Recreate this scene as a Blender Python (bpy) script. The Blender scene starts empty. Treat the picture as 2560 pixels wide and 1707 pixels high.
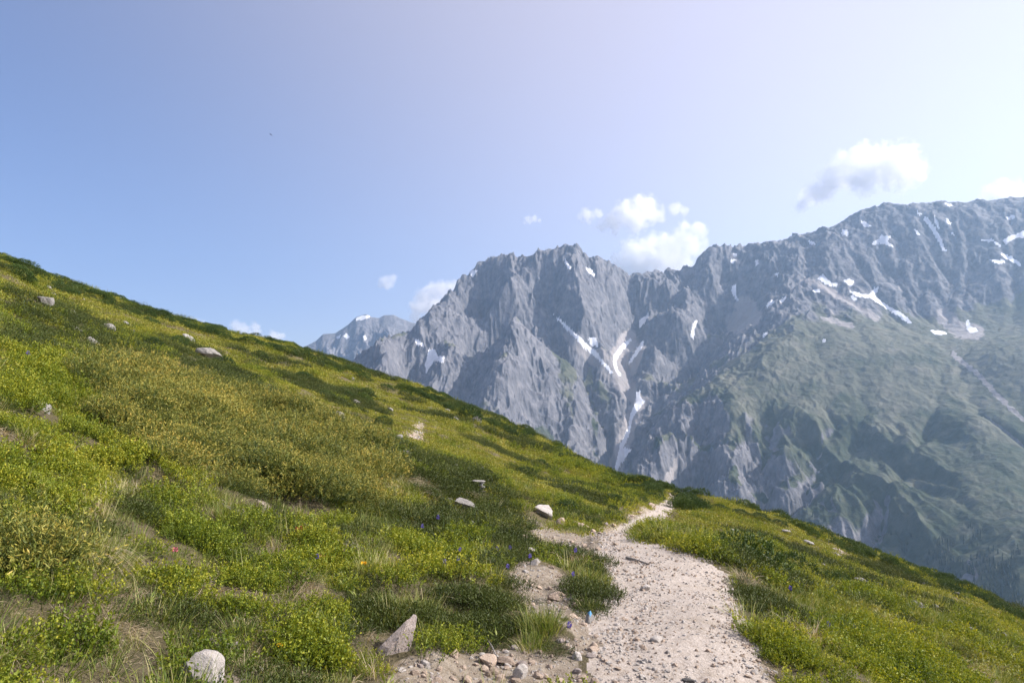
import bpy, bmesh, math, random
import numpy as np
from mathutils import Vector, Matrix

scene = bpy.context.scene
COL = scene.collection
R = math.radians

# ------------------------------------------------------------------ camera
FPX = 1849.0                       # focal length in photograph pixels (2560 wide)
PITCH = math.atan((1000.0 - 853.5) / FPX)
cam_data = bpy.data.cameras.new('camera')
cam_data.sensor_width = 36.0
cam_data.lens = 36.0 * FPX / 2560.0
cam_data.clip_start = 0.05
cam_data.clip_end = 60000.0
cam = bpy.data.objects.new('camera', cam_data)
cam.location = (0, 0, 0)
cam.rotation_euler = (R(90) + PITCH, 0, 0)
COL.objects.link(cam)
scene.camera = cam

# ------------------------------------------------------------------ light
SUN_AZ, SUN_EL = R(90), R(36)      # to the right of the view, ahead of the camera
world = bpy.data.worlds.new('World')
scene.world = world
world.use_nodes = True
wn = world.node_tree.nodes
sky = wn.new('ShaderNodeTexSky')
sky.sky_type = 'NISHITA'
sky.sun_disc = False
sky.sun_elevation = SUN_EL
sky.sun_rotation = SUN_AZ
sky.altitude = 2000
sky.air_density = 1.0
sky.dust_density = 3.0
sky.ozone_density = 1.5
bg = wn['Background']
bg.inputs['Strength'].default_value = 0.104
tint = wn.new('ShaderNodeMix'); tint.data_type = 'RGBA'; tint.blend_type = 'MULTIPLY'
tint.inputs[0].default_value = 1.0
tint.inputs[7].default_value = (0.82, 0.755, 0.875, 1)
world.node_tree.links.new(sky.outputs[0], tint.inputs[6])
# pale dust glow that widens round the sun, as in the hazy summer air of the photograph
geo_w = wn.new('ShaderNodeTexCoord')
dotw = wn.new('ShaderNodeVectorMath'); dotw.operation = 'DOT_PRODUCT'
dotw.inputs[1].default_value = (math.sin(SUN_AZ) * math.cos(SUN_EL), math.cos(SUN_AZ) * math.cos(SUN_EL), math.sin(SUN_EL))
mrw = wn.new('ShaderNodeMapRange'); mrw.interpolation_type = 'SMOOTHSTEP'
mrw.inputs[1].default_value = -0.36; mrw.inputs[2].default_value = 0.62
mrw.inputs[3].default_value = 0.0; mrw.inputs[4].default_value = 1.0
glow = wn.new('ShaderNodeMix'); glow.data_type = 'RGBA'
glow.inputs[6].default_value = (0, 0, 0, 1); glow.inputs[7].default_value = (3.1, 2.4, 1.85, 1)
addw = wn.new('ShaderNodeMix'); addw.data_type = 'RGBA'; addw.blend_type = 'ADD'; addw.inputs[0].default_value = 1.0
wl = world.node_tree.links
wl.new(geo_w.outputs['Generated'], dotw.inputs[0]); wl.new(dotw.outputs['Value'], mrw.inputs[0]); wl.new(mrw.outputs[0], glow.inputs[0])
wl.new(tint.outputs[2], addw.inputs[6]); wl.new(glow.outputs[2], addw.inputs[7]); wl.new(addw.outputs[2], bg.inputs['Color'])

sun_data = bpy.data.lights.new('sun', 'SUN')
sun_data.energy = 5.0
sun_data.angle = R(0.53)
sun_data.color = (1.0, 0.93, 0.86)
sun = bpy.data.objects.new('sun', sun_data)
SUN_DIR = Vector((math.sin(SUN_AZ) * math.cos(SUN_EL), math.cos(SUN_AZ) * math.cos(SUN_EL), math.sin(SUN_EL)))
sun.rotation_euler = SUN_DIR.to_track_quat('Z', 'Y').to_euler()
sun.location = (60, 30, 80)
COL.objects.link(sun)

scene.view_settings.view_transform = 'Standard'
scene.view_settings.look = 'None'
scene.view_settings.gamma = 1
scene.view_settings.use_curve_mapping = False
scene.view_settings.exposure = 0.9
scene.render.engine = 'CYCLES'
cy = scene.cycles
cy.use_denoising = True
cy.max_bounces = 24
cy.diffuse_bounces = 3
cy.glossy_bounces = 2
cy.transmission_bounces = 4
cy.transparent_max_bounces = 6
cy.volume_bounces = 20
cy.volume_step_rate = 1.0
cy.sample_clamp_indirect = 8

# ------------------------------------------------------------------ helpers
rng = np.random.default_rng(11)


def ray(u, v):
    """Photograph pixel -> unit direction in the world (x right, y ahead, z up)."""
    u = np.asarray(u, float); v = np.asarray(v, float)
    xc = (u - 1280.0) / FPX
    yc = (853.5 - v) / FPX
    y = math.cos(PITCH) - yc * math.sin(PITCH)
    z = math.sin(PITCH) + yc * math.cos(PITCH)
    return xc, y, z


def az_el(u, v):
    x, y, z = ray(u, v)
    return np.arctan2(x, y), z / np.hypot(x, y)


def at(u, v, r):
    """World point seen at a pixel, r metres away over the ground."""
    x, y, z = ray(u, v)
    k = r / np.hypot(x, y)
    return x * k, y * k, z * k


def pix(x, y, z):
    """World point -> photograph pixel."""
    d = y * math.cos(PITCH) + z * math.sin(PITCH)
    up = -y * math.sin(PITCH) + z * math.cos(PITCH)
    d = np.maximum(d, 1e-3)
    return 1280 + FPX * x / d, 853.5 - FPX * up / d


def hash2(ix, iy, seed):
    n = (ix.astype(np.int64) * 374761393 + iy.astype(np.int64) * 668265263 + seed * 974634777) & 0xFFFFFFFF
    n = ((n ^ (n >> 13)) * 1274126177) & 0xFFFFFFFF
    n = (n ^ (n >> 16))
    return (n & 0xFFFF) / 65535.0


def vnoise(x, y, seed=0):
    """Smooth gradient noise, about -1..1."""
    x = np.asarray(x, float); y = np.asarray(y, float)
    ix = np.floor(x); iy = np.floor(y)
    fx = x - ix; fy = y - iy
    ux = fx * fx * fx * (fx * (fx * 6 - 15) + 10); uy = fy * fy * fy * (fy * (fy * 6 - 15) + 10)

    def g(dx, dy):
        a = hash2(ix + dx, iy + dy, seed) * 2 * np.pi
        return np.cos(a) * (fx - dx) + np.sin(a) * (fy - dy)
    a = g(0, 0); b = g(1, 0); c = g(0, 1); d = g(1, 1)
    return 1.5 * ((a * (1 - ux) + b * ux) * (1 - uy) + (c * (1 - ux) + d * ux) * uy)


def fbm(x, y, octaves=4, seed=0, gain=0.5):
    s = 0; a = 1; t = 0
    for o in range(octaves):
        s = s + a * vnoise(x * 2 ** o + 17.3 * o, y * 2 ** o - 9.1 * o, seed + o)
        t += a; a *= gain
    return s / t


def ridged(x, y, octaves=5, seed=0, gain=0.55):
    s = 0; a = 1; t = 0; w = 1
    for o in range(octaves):
        n = 1 - np.abs(vnoise(x * 2 ** o + 31.7 * o, y * 2 ** o + 4.9 * o, seed + o)) * 1.6
        n = np.clip(n, 0, 1) ** 2
        s = s + a * n * w
        w = np.clip(n * 1.6, 0, 1)
        t += a; a *= gain
    return s / t


def smooth(a, b, x):
    t = np.clip((x - a) / (b - a), 0, 1)
    return t * t * (3 - 2 * t)


class RBF:
    """Thin-plate spline through scattered values."""
    def __init__(self, P, val, lam=1e-4):
        P = np.asarray(P, float); self.P = P
        n = len(P)
        K = self.k(P, P) + lam * np.eye(n)
        A = np.zeros((n + 3, n + 3))
        A[:n, :n] = K; A[:n, n] = 1; A[:n, n + 1:] = P
        A[n:, :n] = A[:n, n:].T
        self.w = np.linalg.solve(A, np.concatenate([val, np.zeros(3)]))

    def k(self, A, B):
        d2 = ((A[:, None, :] - B[None, :, :]) ** 2).sum(2)
        return 0.5 * d2 * np.log(d2 + 1e-12)

    def __call__(self, Q):
        out = np.empty(len(Q))
        n = len(self.P)
        for s in range(0, len(Q), 40000):
            q = Q[s:s + 40000]
            out[s:s + 40000] = self.k(q, self.P) @ self.w[:n] + self.w[n] + q @ self.w[n + 1:]
        return out


def mesh_np(name, verts, faces, smooth_shade=True):
    """Mesh from an (n,3) vertex array and an (m,k) face array."""
    me = bpy.data.meshes.new(name)
    verts = np.asarray(verts, np.float32); faces = np.asarray(faces, np.int32)
    k = faces.shape[1]
    me.vertices.add(len(verts)); me.vertices.foreach_set('co', verts.ravel())
    me.loops.add(faces.size); me.loops.foreach_set('vertex_index', faces.ravel())
    me.polygons.add(len(faces))
    me.polygons.foreach_set('loop_start', np.arange(0, faces.size, k, dtype=np.int32))
    me.polygons.foreach_set('use_smooth', np.full(len(faces), smooth_shade))
    me.update(calc_edges=True)
    return me


def fattr(me, name, val):
    a = me.attributes.new(name, 'FLOAT', 'POINT')
    a.data.foreach_set('value', np.asarray(val, np.float32))


def link(name, data, mat=None, parent=None, label=None, cat=None, group=None, kind=None):
    o = bpy.data.objects.new(name, data)
    COL.objects.link(o)
    if mat is not None and data is not None and not data.materials:
        data.materials.append(mat)
    if parent is not None:
        o.parent = parent
    if label: o['label'] = label
    if cat: o['category'] = cat
    if group: o['group'] = group
    if kind: o['kind'] = kind
    return o


def sub_faces(verts, faces, keep, attrs=None):
    """The kept faces with only the vertices they use."""
    f = faces[keep]
    used = np.unique(f)
    remap = np.full(len(verts), -1, np.int64); remap[used] = np.arange(len(used))
    return verts[used], remap[f], used


def grid_faces(nr, nc):
    i = np.arange(nr - 1)[:, None] * nc + np.arange(nc - 1)[None, :]
    return np.stack([i, i + 1, i + nc + 1, i + nc], -1).reshape(-1, 4)


# ------------------------------------------------------------------ material helpers
class NT:
    def __init__(self, name):
        self.mat = bpy.data.materials.new(name)
        self.mat.use_nodes = True
        self.t = self.mat.node_tree
        self.n = self.t.nodes
        self.out = self.n['Material Output']
        self.bsdf = self.n['Principled BSDF']
        self.bsdf.inputs['Roughness'].default_value = 0.9
        self.bsdf.inputs['Specular IOR Level'].default_value = 0.2

    def add(self, kind, **kw):
        nd = self.n.new(kind)
        for k, v in kw.items():
            setattr(nd, k, v)
        return nd

    def l(self, a, b):
        self.t.links.new(a, b)

    def attr(self, name, kind='GEOMETRY'):
        nd = self.add('ShaderNodeAttribute', attribute_type=kind)
        nd.attribute_name = name
        return nd.outputs['Fac']

    def coord(self):
        return self.add('ShaderNodeTexCoord').outputs['Object']

    def noise(self, scale, detail=5, rough=0.55, vec=None, dist=0.0):
        nd = self.add('ShaderNodeTexNoise')
        nd.inputs['Scale'].default_value = scale
        nd.inputs['Detail'].default_value = detail
        nd.inputs['Roughness'].default_value = rough
        nd.inputs['Distortion'].default_value = dist
        if vec is not None:
            self.l(vec, nd.inputs['Vector'])
        return nd.outputs['Fac']

    def ramp(self, fac, stops, interp='LINEAR'):
        nd = self.add('ShaderNodeValToRGB')
        cr = nd.color_ramp
        cr.interpolation = interp
        while len(cr.elements) > 1:
            cr.elements.remove(cr.elements[0])
        cr.elements[0].position = stops[0][0]
        cr.elements[0].color = tuple(stops[0][1]) + (1,)
        for p, c in stops[1:]:
            e = cr.elements.new(p)
            e.color = tuple(c) + (1,)
        self.l(fac, nd.inputs['Fac'])
        return nd.outputs['Color']

    def rng(self, fac, a, b, c=0.0, d=1.0):
        nd = self.add('ShaderNodeMapRange')
        for i, x in zip((1, 2, 3, 4), (a, b, c, d)):
            nd.inputs[i].default_value = x
        self.l(fac, nd.inputs[0])
        return nd.outputs[0]

    def mix(self, fac, a, b, blend='MIX'):
        nd = self.add('ShaderNodeMix', data_type='RGBA', blend_type=blend)
        if isinstance(fac, (int, float)):
            nd.inputs[0].default_value = fac
        else:
            self.l(fac, nd.inputs[0])
        for s, x in ((6, a), (7, b)):
            if isinstance(x, tuple):
                nd.inputs[s].default_value = tuple(x) + (1,)
            else:
                self.l(x, nd.inputs[s])
        return nd.outputs[2]

    def math(self, op, a, b=None):
        nd = self.add('ShaderNodeMath', operation=op)
        for i, x in enumerate((a, b)):
            if x is None:
                continue
            if isinstance(x, (int, float)):
                nd.inputs[i].default_value = x
            else:
                self.l(x, nd.inputs[i])
        return nd.outputs[0]

    def color(self, c):
        if isinstance(c, tuple):
            self.bsdf.inputs['Base Color'].default_value = tuple(c) + (1,)
        else:
            self.l(c, self.bsdf.inputs['Base Color'])

    def bump(self, h, strength=0.5, dist=0.02):
        nd = self.add('ShaderNodeBump')
        nd.inputs['Strength'].default_value = strength
        nd.inputs['Distance'].default_value = dist
        self.l(h, nd.inputs['Height'])
        self.l(nd.outputs[0], self.bsdf.inputs['Normal'])
# ------------------------------------------------------------------ mountains
# control lines in photograph pixels with their distance in metres
SKY_LINE = [(700,1000,3500),(866,915,3600),(910,880,3650),(955,845,3700),(1019,830,3850),(1030,820,3900),(1040,800,3950),(1070,783,4000),(1095,758,4250),
    (1125,728,4330),(1151,702,4390),(1168,685,4410),(1189,664,4410),(1210,653,4390),(1236,641,4340),(1287,639,4260),(1325,634,4280),
    (1359,626,4290),(1380,621,4300),(1423,616,4300),(1440,618,4310),(1461,634,4330),(1478,645,4350),(1495,642,4370),(1512,651,4390),
    (1533,668,4420),(1550,681,4450),(1584,692,4500),(1606,683,4520),(1648,679,4560),(1699,675,4590),(1735,660,4620),(1759,633,4650),
    (1780,615,4670),(1812,615,4700),(1845,617,4720),(1894,613,4750),(1927,603,4780),(1959,601,4800),(1988,587,4820),(2029,578,4850),
    (2082,564,4880),(2122,542,4900),(2167,523,4920),(2216,509,4940),(2261,512,4950),(2306,510,4960),(2355,501,4970),(2412,505,4980),
    (2457,501,4990),(2518,495,5000),(2560,491,5000),(2760,470,5000)]
LINES = [
    # rib that splits the dark and the lit face
    [(1250,664,4130),(1290,750,3760),(1302,790,3640),(1287,850,3510),(1284,896,3390),(1255,965,3300),(1225,1035,3180),(1200,1110,3060)],
    # shaded couloir to its left
    [(1205,720,4330),(1222,800,4190),(1245,860,4010),(1210,930,3810),(1160,990,3520),(1120,1060,3350)],
    [(1175,800,4060),(1128,868,3740),(1088,920,3600),(1061,970,3480),(1040,1040,3300)],
    [(1100,838,3890),(1070,919,3720),(1030,980,3560)],
    [(955,851,3660),(966,890,3540),(975,945,3440)],
    [(1020,880,3800),(1010,950,3620)],
    [(900,930,3560)],
    # long snow couloir and the ravine below
    [(1362,700,4220),(1385,794,4060),(1423,830,3990),(1465,868,3920),(1529,932,3780),(1580,979,3680),(1597,1007,3620),(1576,1053,3530),(1546,1130,3390),(1538,1189,3300),(1530,1260,3200)],
    [(1420,650,4220),(1440,715,4080),(1450,758,3990),(1459,800,3930),(1508,845,3880)],
    [(1576,712,4480),(1574,780,4350),(1572,843,4200),(1560,900,4020),(1585,960,3820)],
    # lit face between rib and couloir
    [(1340,860,3640),(1380,930,3560),(1430,1000,3480),(1480,1080,3390),(1510,1160,3280)],
    [(1300,980,3380),(1350,1060,3300),(1420,1130,3220),(1490,1190,3180)],
    # ribs of the right massif above the ravine
    [(1765,650,4560),(1742,720,4360),(1700,800,4130),(1645,870,3900),(1612,925,3740)],
    [(1670,700,4460),(1640,770,4250),(1605,840,4080)],
    [(1700,710,4530),(1668,790,4330),(1625,870,4110)],
    [(1800,690,4610),(1765,800,4350),(1705,890,4080),(1660,950,3860),(1615,1010,3640),(1590,1060,3500)],
    # the spur that ends in the grassy dome
    [(2008,678,4420),(1988,727,4220),(1935,801,3930),(1845,874,3620),(1763,956,3370),(1698,1010,3220),(1635,1098,3010),(1568,1184,2860),(1520,1250,2740)],
    [(1861,765,4300),(1830,700,4520),(1900,690,4480),(1790,850,3980),(1720,930,3750),(1660,1020,3440),(1600,1110,3180)],
    # trough behind the dome and the wall above it
    [(2070,700,4330),(2122,727,4260),(2200,760,4200),(2273,805,4080),(2350,830,4000),(2450,820,4060),(2560,810,4050)],
    [(2100,640,4500),(2200,640,4560),(2300,640,4560),(2420,640,4560),(2540,640,4560)],
    [(2060,790,3950),(2150,830,3750),(2250,870,3600),(2330,900,3500)],
    [(1900,960,3270),(2000,950,3320),(2120,950,3330),(2240,960,3300)],
    [(1850,1050,3030),(1960,1050,3030),(2100,1050,3060),(2240,1080,2980),(2360,1080,2980)],
    [(1762,1010,3200),(1746,1125,3060),(1725,1242,2890),(1715,1330,2780)],
    [(1700,1080,2960),(1680,1152,2860),(1660,1240,2740)],
    [(1800,1020,3090),(1800,1120,2860),(1788,1225,2690)],
    [(1850,1090,2900),(1855,1215,2660)],
    [(1906,1076,3040),(1908,1170,2880),(1912,1245,2760),(1915,1330,2640)],
    [(1955,1110,2830),(1950,1200,2660)],
    [(1991,1125,2920),(1978,1195,2780),(1990,1270,2640)],
    [(2050,1200,2600),(2120,1200,2640),(2260,1220,2600),(2400,1220,2560)],
    [(1800,1300,2640),(1950,1320,2480),(2100,1330,2420),(2250,1330,2360),(2400,1340,2300),(2560,1330,2260)],
    [(2100,1450,2280),(2300,1450,2160),(2500,1460,2080),(2560,1530,2000)],
    # stream gully on the far right and the slope beyond
    [(2384,886,3620),(2449,939,3430),(2498,993,3260),(2560,1044,3120),(2640,1110,2980)],
    [(2460,880,3560),(2540,930,3400),(2640,960,3280)],
    [(2440,1040,3020),(2560,1150,2760),(2700,1250,2600)],
    [(2750,640,4700),(2750,850,3700),(2750,1400,2100)],
]
_ctl = [p for L in LINES for p in L] + SKY_LINE
_c = np.array(_ctl, float)
mx, my, mz = at(_c[:, 0], _c[:, 1], _c[:, 2])
# ground behind the skyline falls away again
_s = np.array(SKY_LINE[1::2], float)
bx, by, bz = at(_s[:, 0], _s[:, 1], _s[:, 2] + 520)
bz = bz - 60 - 330
bx2, by2, bz2 = at(_s[:, 0], _s[:, 1], _s[:, 2] + 1300)
bz2 = bz2 - 950
PX = np.concatenate([mx, bx, bx2]); PY = np.concatenate([my, by, by2]); PZ = np.concatenate([mz, bz, bz2])
mount_rbf = RBF(np.stack([PX, PY], 1) / 1000, PZ, lam=2e-4)

GX0, GX1, GY0, GY1, GD = -2200.0, 4400.0, 1300.0, 6200.0, 18.0
gx = np.arange(GX0, GX1, GD); gy = np.arange(GY0, GY1, GD)
NXg, NYg = len(gx), len(gy)
XX, YY = np.meshgrid(gx, gy)
H = mount_rbf(np.stack([XX.ravel(), YY.ravel()], 1) / 1000).reshape(XX.shape)
H0 = H.copy()
H = H + 26 * fbm(XX / 420, YY / 420, 4, 5) + 30 * (ridged(XX / 300 + 0.3 * vnoise(XX / 200, YY / 200, 8), YY / 420, 4, 21) - 0.4) * smooth(-300, 300, H0)


def erode(H, steps, K, m=0.45):
    ny, nx = H.shape
    off = [(-1, -1), (-1, 0), (-1, 1), (0, -1), (0, 1), (1, -1), (1, 0), (1, 1)]
    idx = np.arange(ny * nx).reshape(ny, nx)
    area = None
    for s in range(steps):
        Hp = np.pad(H, 1, mode='edge')
        best = np.zeros((ny, nx)); rec = idx.copy(); dist = np.ones((ny, nx))
        for dy, dx in off:
            d = math.hypot(dx, dy)
            sl = (H - Hp[1 + dy:1 + dy + ny, 1 + dx:1 + dx + nx]) / d
            ok = sl > best
            yy = np.clip(np.arange(ny)[:, None] + dy, 0, ny - 1); xx = np.clip(np.arange(nx)[None, :] + dx, 0, nx - 1)
            tgt = yy * nx + xx
            best = np.where(ok, sl, best); rec = np.where(ok, tgt, rec); dist = np.where(ok, d, dist)
        h = H.ravel()
        order = np.argsort(-h, kind='stable').tolist()
        r = rec.ravel().tolist()
        A = [1.0] * (ny * nx)
        for i in order:
            j = r[i]
            if j != i:
                A[j] += A[i]
        area = np.array(A)
        F = (K * area ** m / dist.ravel())
        F[area < 2] *= 0.4
        F = F.tolist()
        hl = h.tolist()
        for i in reversed(order):
            j = r[i]
            if j != i:
                f = F[i]
                hl[i] = (hl[i] + f * hl[j]) / (1 + f)
        H = np.array(hl).reshape(ny, nx)
        # a little creep keeps single cells from spiking
        Hp = np.pad(H, 1, mode='edge')
        lap = Hp[:-2, 1:-1] + Hp[2:, 1:-1] + Hp[1:-1, :-2] + Hp[1:-1, 2:] - 4 * H
        H = H + 0.06 * lap
    return H, area.reshape(ny, nx)


H, AREA = erode(H, 16, 0.020)
AREA = np.log(AREA)


def bilin(F, x, y):
    fx = np.clip((x - GX0) / GD, 0, NXg - 1.001); fy = np.clip((y - GY0) / GD, 0, NYg - 1.001)
    ix = fx.astype(int); iy = fy.astype(int); tx = fx - ix; ty = fy - iy
    return (F[iy, ix] * (1 - tx) + F[iy, ix + 1] * tx) * (1 - ty) + (F[iy + 1, ix] * (1 - tx) + F[iy + 1, ix + 1] * tx) * ty


def bicub(F, x, y):
    """Catmull-Rom lookup in the coarse height grid."""
    fx = np.clip((x - GX0) / GD, 1, NXg - 3.001); fy = np.clip((y - GY0) / GD, 1, NYg - 3.001)
    ix = fx.astype(int); iy = fy.astype(int); tx = fx - ix; ty = fy - iy

    def w(t):
        return (-0.5 * t + t * t - 0.5 * t ** 3, 1 - 2.5 * t * t + 1.5 * t ** 3, 0.5 * t + 2 * t * t - 1.5 * t ** 3, -0.5 * t * t + 0.5 * t ** 3)
    wx = w(tx); wy = w(ty); s = 0
    for j in range(4):
        for i in range(4):
            s = s + F[iy + j - 1, ix + i - 1] * wx[i] * wy[j]
    return s


GRASSY = RBF(np.array([(1.0, .6), (1.3, .95), (1.55, 1.1), (1.4, .75), (1.6, .7), (2.05, .6), (2.4, .6), (2.1, .8), (1.95, 1.0), (2.0, 1.3), (2.4, 1.3), (2.5, .9), (2.3, 1.05), (1.75, 1.2), (1.7, .85), (1.75, .8), (1.5, .85), (1.36, 1.0), (1.2, .95), (.9, .9)]),
             np.array([-.3, .3, .2, -.3, -.4, -.5, -.5, .15, .55, .25, .5, .75, .75, .2, -.2, -.25, .1, .35, .1, -.2]), 1e-3)

TH0, TH1 = R(-17), R(40)
NA, NR = 960, 700
ths = np.linspace(TH0, TH1, NA)
rs = np.exp(np.linspace(math.log(1750), math.log(5900), NR))
TT, RR = np.meshgrid(ths, rs)
VX = RR * np.sin(TT); VY = RR * np.cos(TT)
VZ = bicub(H, VX, VY)
base_z = mount_rbf(np.stack([VX.ravel(), VY.ravel()], 1) / 1000).reshape(VX.shape)
# bring the skyline back to where the photograph has it
sk = np.array(SKY_LINE, float)
saz, sel = az_el(sk[:, 0], sk[:, 1])
tgt = np.interp(ths, saz, sel)
edge_r = np.interp(ths, saz, sk[:, 2])
E = VZ / RR
for _ in range(3):
    cur = np.where(RR < edge_r[None, :] + 350, VZ / RR, -9).max(0)
    d = tgt - cur
    d = np.convolve(np.pad(d, 6, mode='edge'), np.ones(13) / 13, 'valid')
    wgt = smooth(0.45, 0.95, RR / edge_r[None, :])
    VZ = VZ + d[None, :] * RR * wgt
PU, PV = pix(VX, VY, VZ)
dome = smooth(0.12, 0.5, GRASSY(np.stack([PU.ravel(), PV.ravel()], 1) / 1000).reshape(PU.shape)) * smooth(1500, 1750, PU) * smooth(1100, 980, PV)
lift = VZ - base_z
ker = np.ones(41) / 41
sm = np.apply_along_axis(lambda q: np.convolve(np.pad(q, 20, mode='edge'), ker, 'valid'), 0, lift)
sm = np.apply_along_axis(lambda q: np.convolve(np.pad(q, 20, mode='edge'), ker, 'valid'), 1, sm)
VZ = VZ + 0.72 * dome * (sm - lift)
# rock relief too fine for the coarse grid; grass keeps it low
gz_r = np.gradient(VZ, axis=0) / np.gradient(RR, axis=0)
gz_t = np.gradient(VZ, axis=1) / (RR * (ths[1] - ths[0]))
slope = np.hypot(gz_r, gz_t)
PU, PV = pix(VX, VY, VZ)
def in_poly(px, py, poly):
    ins = np.zeros(px.shape, bool)
    n = len(poly)
    for i in range(n):
        x0, y0 = poly[i]; x1, y1 = poly[(i + 1) % n]
        if y0 == y1:
            continue
        c = ((y0 > py) != (y1 > py)) & (px < (x1 - x0) * (py - y0) / (y1 - y0) + x0)
        ins ^= c
    return ins


SNOW = [
    [(1381,787),(1392,795),(1404,800),(1424,820),(1447,843),(1465,858),(1490,878),(1503,898),(1520,915),(1532,932),(1528,934),(1512,918),(1497,900),(1480,884),(1458,868),(1440,846),(1420,828),(1402,806)],
    [(1470,846),(1485,842),(1495,855),(1494,866),(1478,862)],
    [(1576,846),(1580,850),(1560,872),(1545,890),(1540,905),(1544,925),(1552,940),(1546,938),(1535,915),(1534,892),(1546,872),(1562,856)],
    [(1609,852),(1608,864),(1590,890),(1574,910),(1572,906),(1588,880),(1598,862)],
    [(1592,980),(1602,974),(1598,990),(1611,1003),(1600,1020),(1582,1042),(1572,1060),(1578,1030),(1590,1005)],
    [(1574,1060),(1580,1048),(1572,1090),(1556,1120),(1578,1122),(1562,1145),(1546,1168),(1540,1190),(1536,1186),(1542,1150),(1552,1110),(1566,1080)],
    [(1073,874),(1088,876),(1092,892),(1110,893),(1106,905),(1085,900),(1072,920),(1066,932),(1064,910),(1070,893)],
    [(1036,848),(1050,854),(1058,866),(1044,860)],
    [(1173,680),(1192,676),(1186,686),(1176,688)],
    [(1414,648),(1418,660),(1428,672),(1422,670),(1414,660)],
    [(1466,668),(1478,676),(1488,690),(1482,688),(1470,678)],
    [(1833,715),(1839,713),(1838,735),(1846,750),(1843,754),(1836,738),(1829,728)],
    [(1832,636),(1842,634),(1838,642)], [(1828,652),(1838,649),(1836,656),(1830,657)],
    [(1890,654),(1896,648),(1893,662),(1889,664)],
    [(1936,686),(1944,682),(1942,690)], [(1916,763),(1930,752),(1934,755),(1918,768)],
    [(2022,602),(2034,606),(2036,612),(2026,609)],
    [(2107,576),(2120,578),(2118,588),(2106,585)],
    [(2150,552),(2164,556),(2176,566),(2160,565)],
    [(2180,608),(2198,600),(2204,590),(2226,594),(2220,602),(2212,600),(2232,616),(2222,614),(2204,606),(2184,611)],
    [(2308,545),(2320,546),(2330,560),(2338,575),(2344,585),(2354,600),(2356,612),(2366,630),(2360,628),(2350,608),(2338,588),(2326,568)],
    [(2336,540),(2342,552),(2350,572),(2345,570),(2338,554)],
    [(2366,545),(2372,555),(2380,561),(2370,558)],
    [(2290,530),(2304,536),(2298,537)], [(2286,574),(2296,582),(2300,590),(2292,584)], [(2380,580),(2388,590),(2384,590)],
    [(2362,508),(2380,514),(2378,516),(2366,512)],
    [(2450,597),(2480,600),(2498,612),(2502,618),(2484,604),(2460,604)],
    [(2508,600),(2524,592),(2544,586),(2560,578),(2560,594),(2546,592),(2526,602),(2512,610)],
    [(2502,634),(2524,642),(2546,656),(2552,665),(2530,654),(2508,642)],
    [(2478,650),(2504,652),(2512,656),(2496,659)],
    [(2514,546),(2530,538),(2536,545),(2524,548)],
    [(2044,696),(2058,688),(2066,698),(2082,710),(2094,708),(2092,714),(2076,714),(2056,704)],
    [(2108,704),(2124,698),(2134,706),(2128,716),(2116,708)],
    [(2122,727),(2146,734),(2172,739),(2186,722),(2196,720),(2184,740),(2200,752),(2226,770),(2254,784),(2268,796),(2280,808),(2266,804),(2248,790),(2216,770),(2196,758),(2176,744),(2140,740)],
    [(2328,826),(2350,829),(2368,833),(2346,836),(2332,832)],
    [(2417,802),(2422,800),(2424,815),(2430,820),(2440,822),(2444,828),(2424,830),(2419,822)],
    [(2034,726),(2046,724),(2050,730),(2036,730)], [(1906,838),(1920,830),(1918,834),(1908,842)],
    [(1950,752),(1966,742),(1962,748),(1952,756)], [(1735,806),(1742,802),(1734,830),(1730,846),(1729,836)],
    [(2057,850),(2062,849),(2064,853),(2058,853)], [(2132,738),(2140,748),(2136,752),(2128,744)],
    [(1600,800),(1618,790),(1624,778),(1612,806),(1598,818)],
]


def near_line(pts, wid):
    """1 along a picture polyline (x, y), fading over wid pixels."""
    d = np.full(PU.shape, 1e9)
    for (x0, y0), (x1, y1) in zip(pts[:-1], pts[1:]):
        L2 = (x1 - x0) ** 2 + (y1 - y0) ** 2
        t = np.clip(((PU - x0) * (x1 - x0) + (PV - y0) * (y1 - y0)) / L2, 0, 1)
        d = np.minimum(d, np.hypot(PU - x0 - t * (x1 - x0), PV - y0 - t * (y1 - y0)))
    return smooth(wid, wid * 0.4, d + 5 * vnoise(VX / 25, VY / 25, 88))


chute = np.zeros(PU.shape)
# loose pale debris in the ravines and chutes
for pts, wd in (([(1423, 840), (1465, 875), (1529, 940), (1580, 985), (1600, 1015)], 22), ([(1600, 1000), (1578, 1055), (1548, 1130), (1536, 1195)], 26), ([(1572, 850), (1550, 880), (1545, 935), (1570, 975)], 34), ([(1600, 870), (1580, 930)], 16), ([(1500, 880), (1540, 930)], 18),
                ([(2384, 886), (2449, 939), (2498, 993), (2560, 1050)], 9), ([(1861, 765), (1880, 790), (1840, 810)], 34), ([(2060, 795), (2130, 815)], 9), ([(2360, 790), (2400, 825), (2440, 830)], 30), ([(2020, 700), (2110, 745), (2190, 795)], 12), ([(1690, 1130), (1665, 1210), (1668, 1240)], 10), ([(2350, 1430), (2375, 1470)], 10)):
    q = near_line(pts, wd)
    chute = np.maximum(chute, q)

snowy = np.zeros(PU.shape)
for poly in SNOW:
    ax_ = np.array(poly, float)
    c0_, c1_ = ax_.min(0) - 8, ax_.max(0) + 8
    w_ = (PU > c0_[0]) & (PU < c1_[0]) & (PV > c0_[1]) & (PV < c1_[1])
    ii = np.nonzero(w_)
    for du, dv in ((0, 0), (5, 0), (-5, 0), (0, 5), (0, -5)):
        snowy[ii] += 0.2 * in_poly(PU[ii] + du, PV[ii] + dv, poly)
snowy = np.clip(snowy * 1.6, 0, 1)

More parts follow.
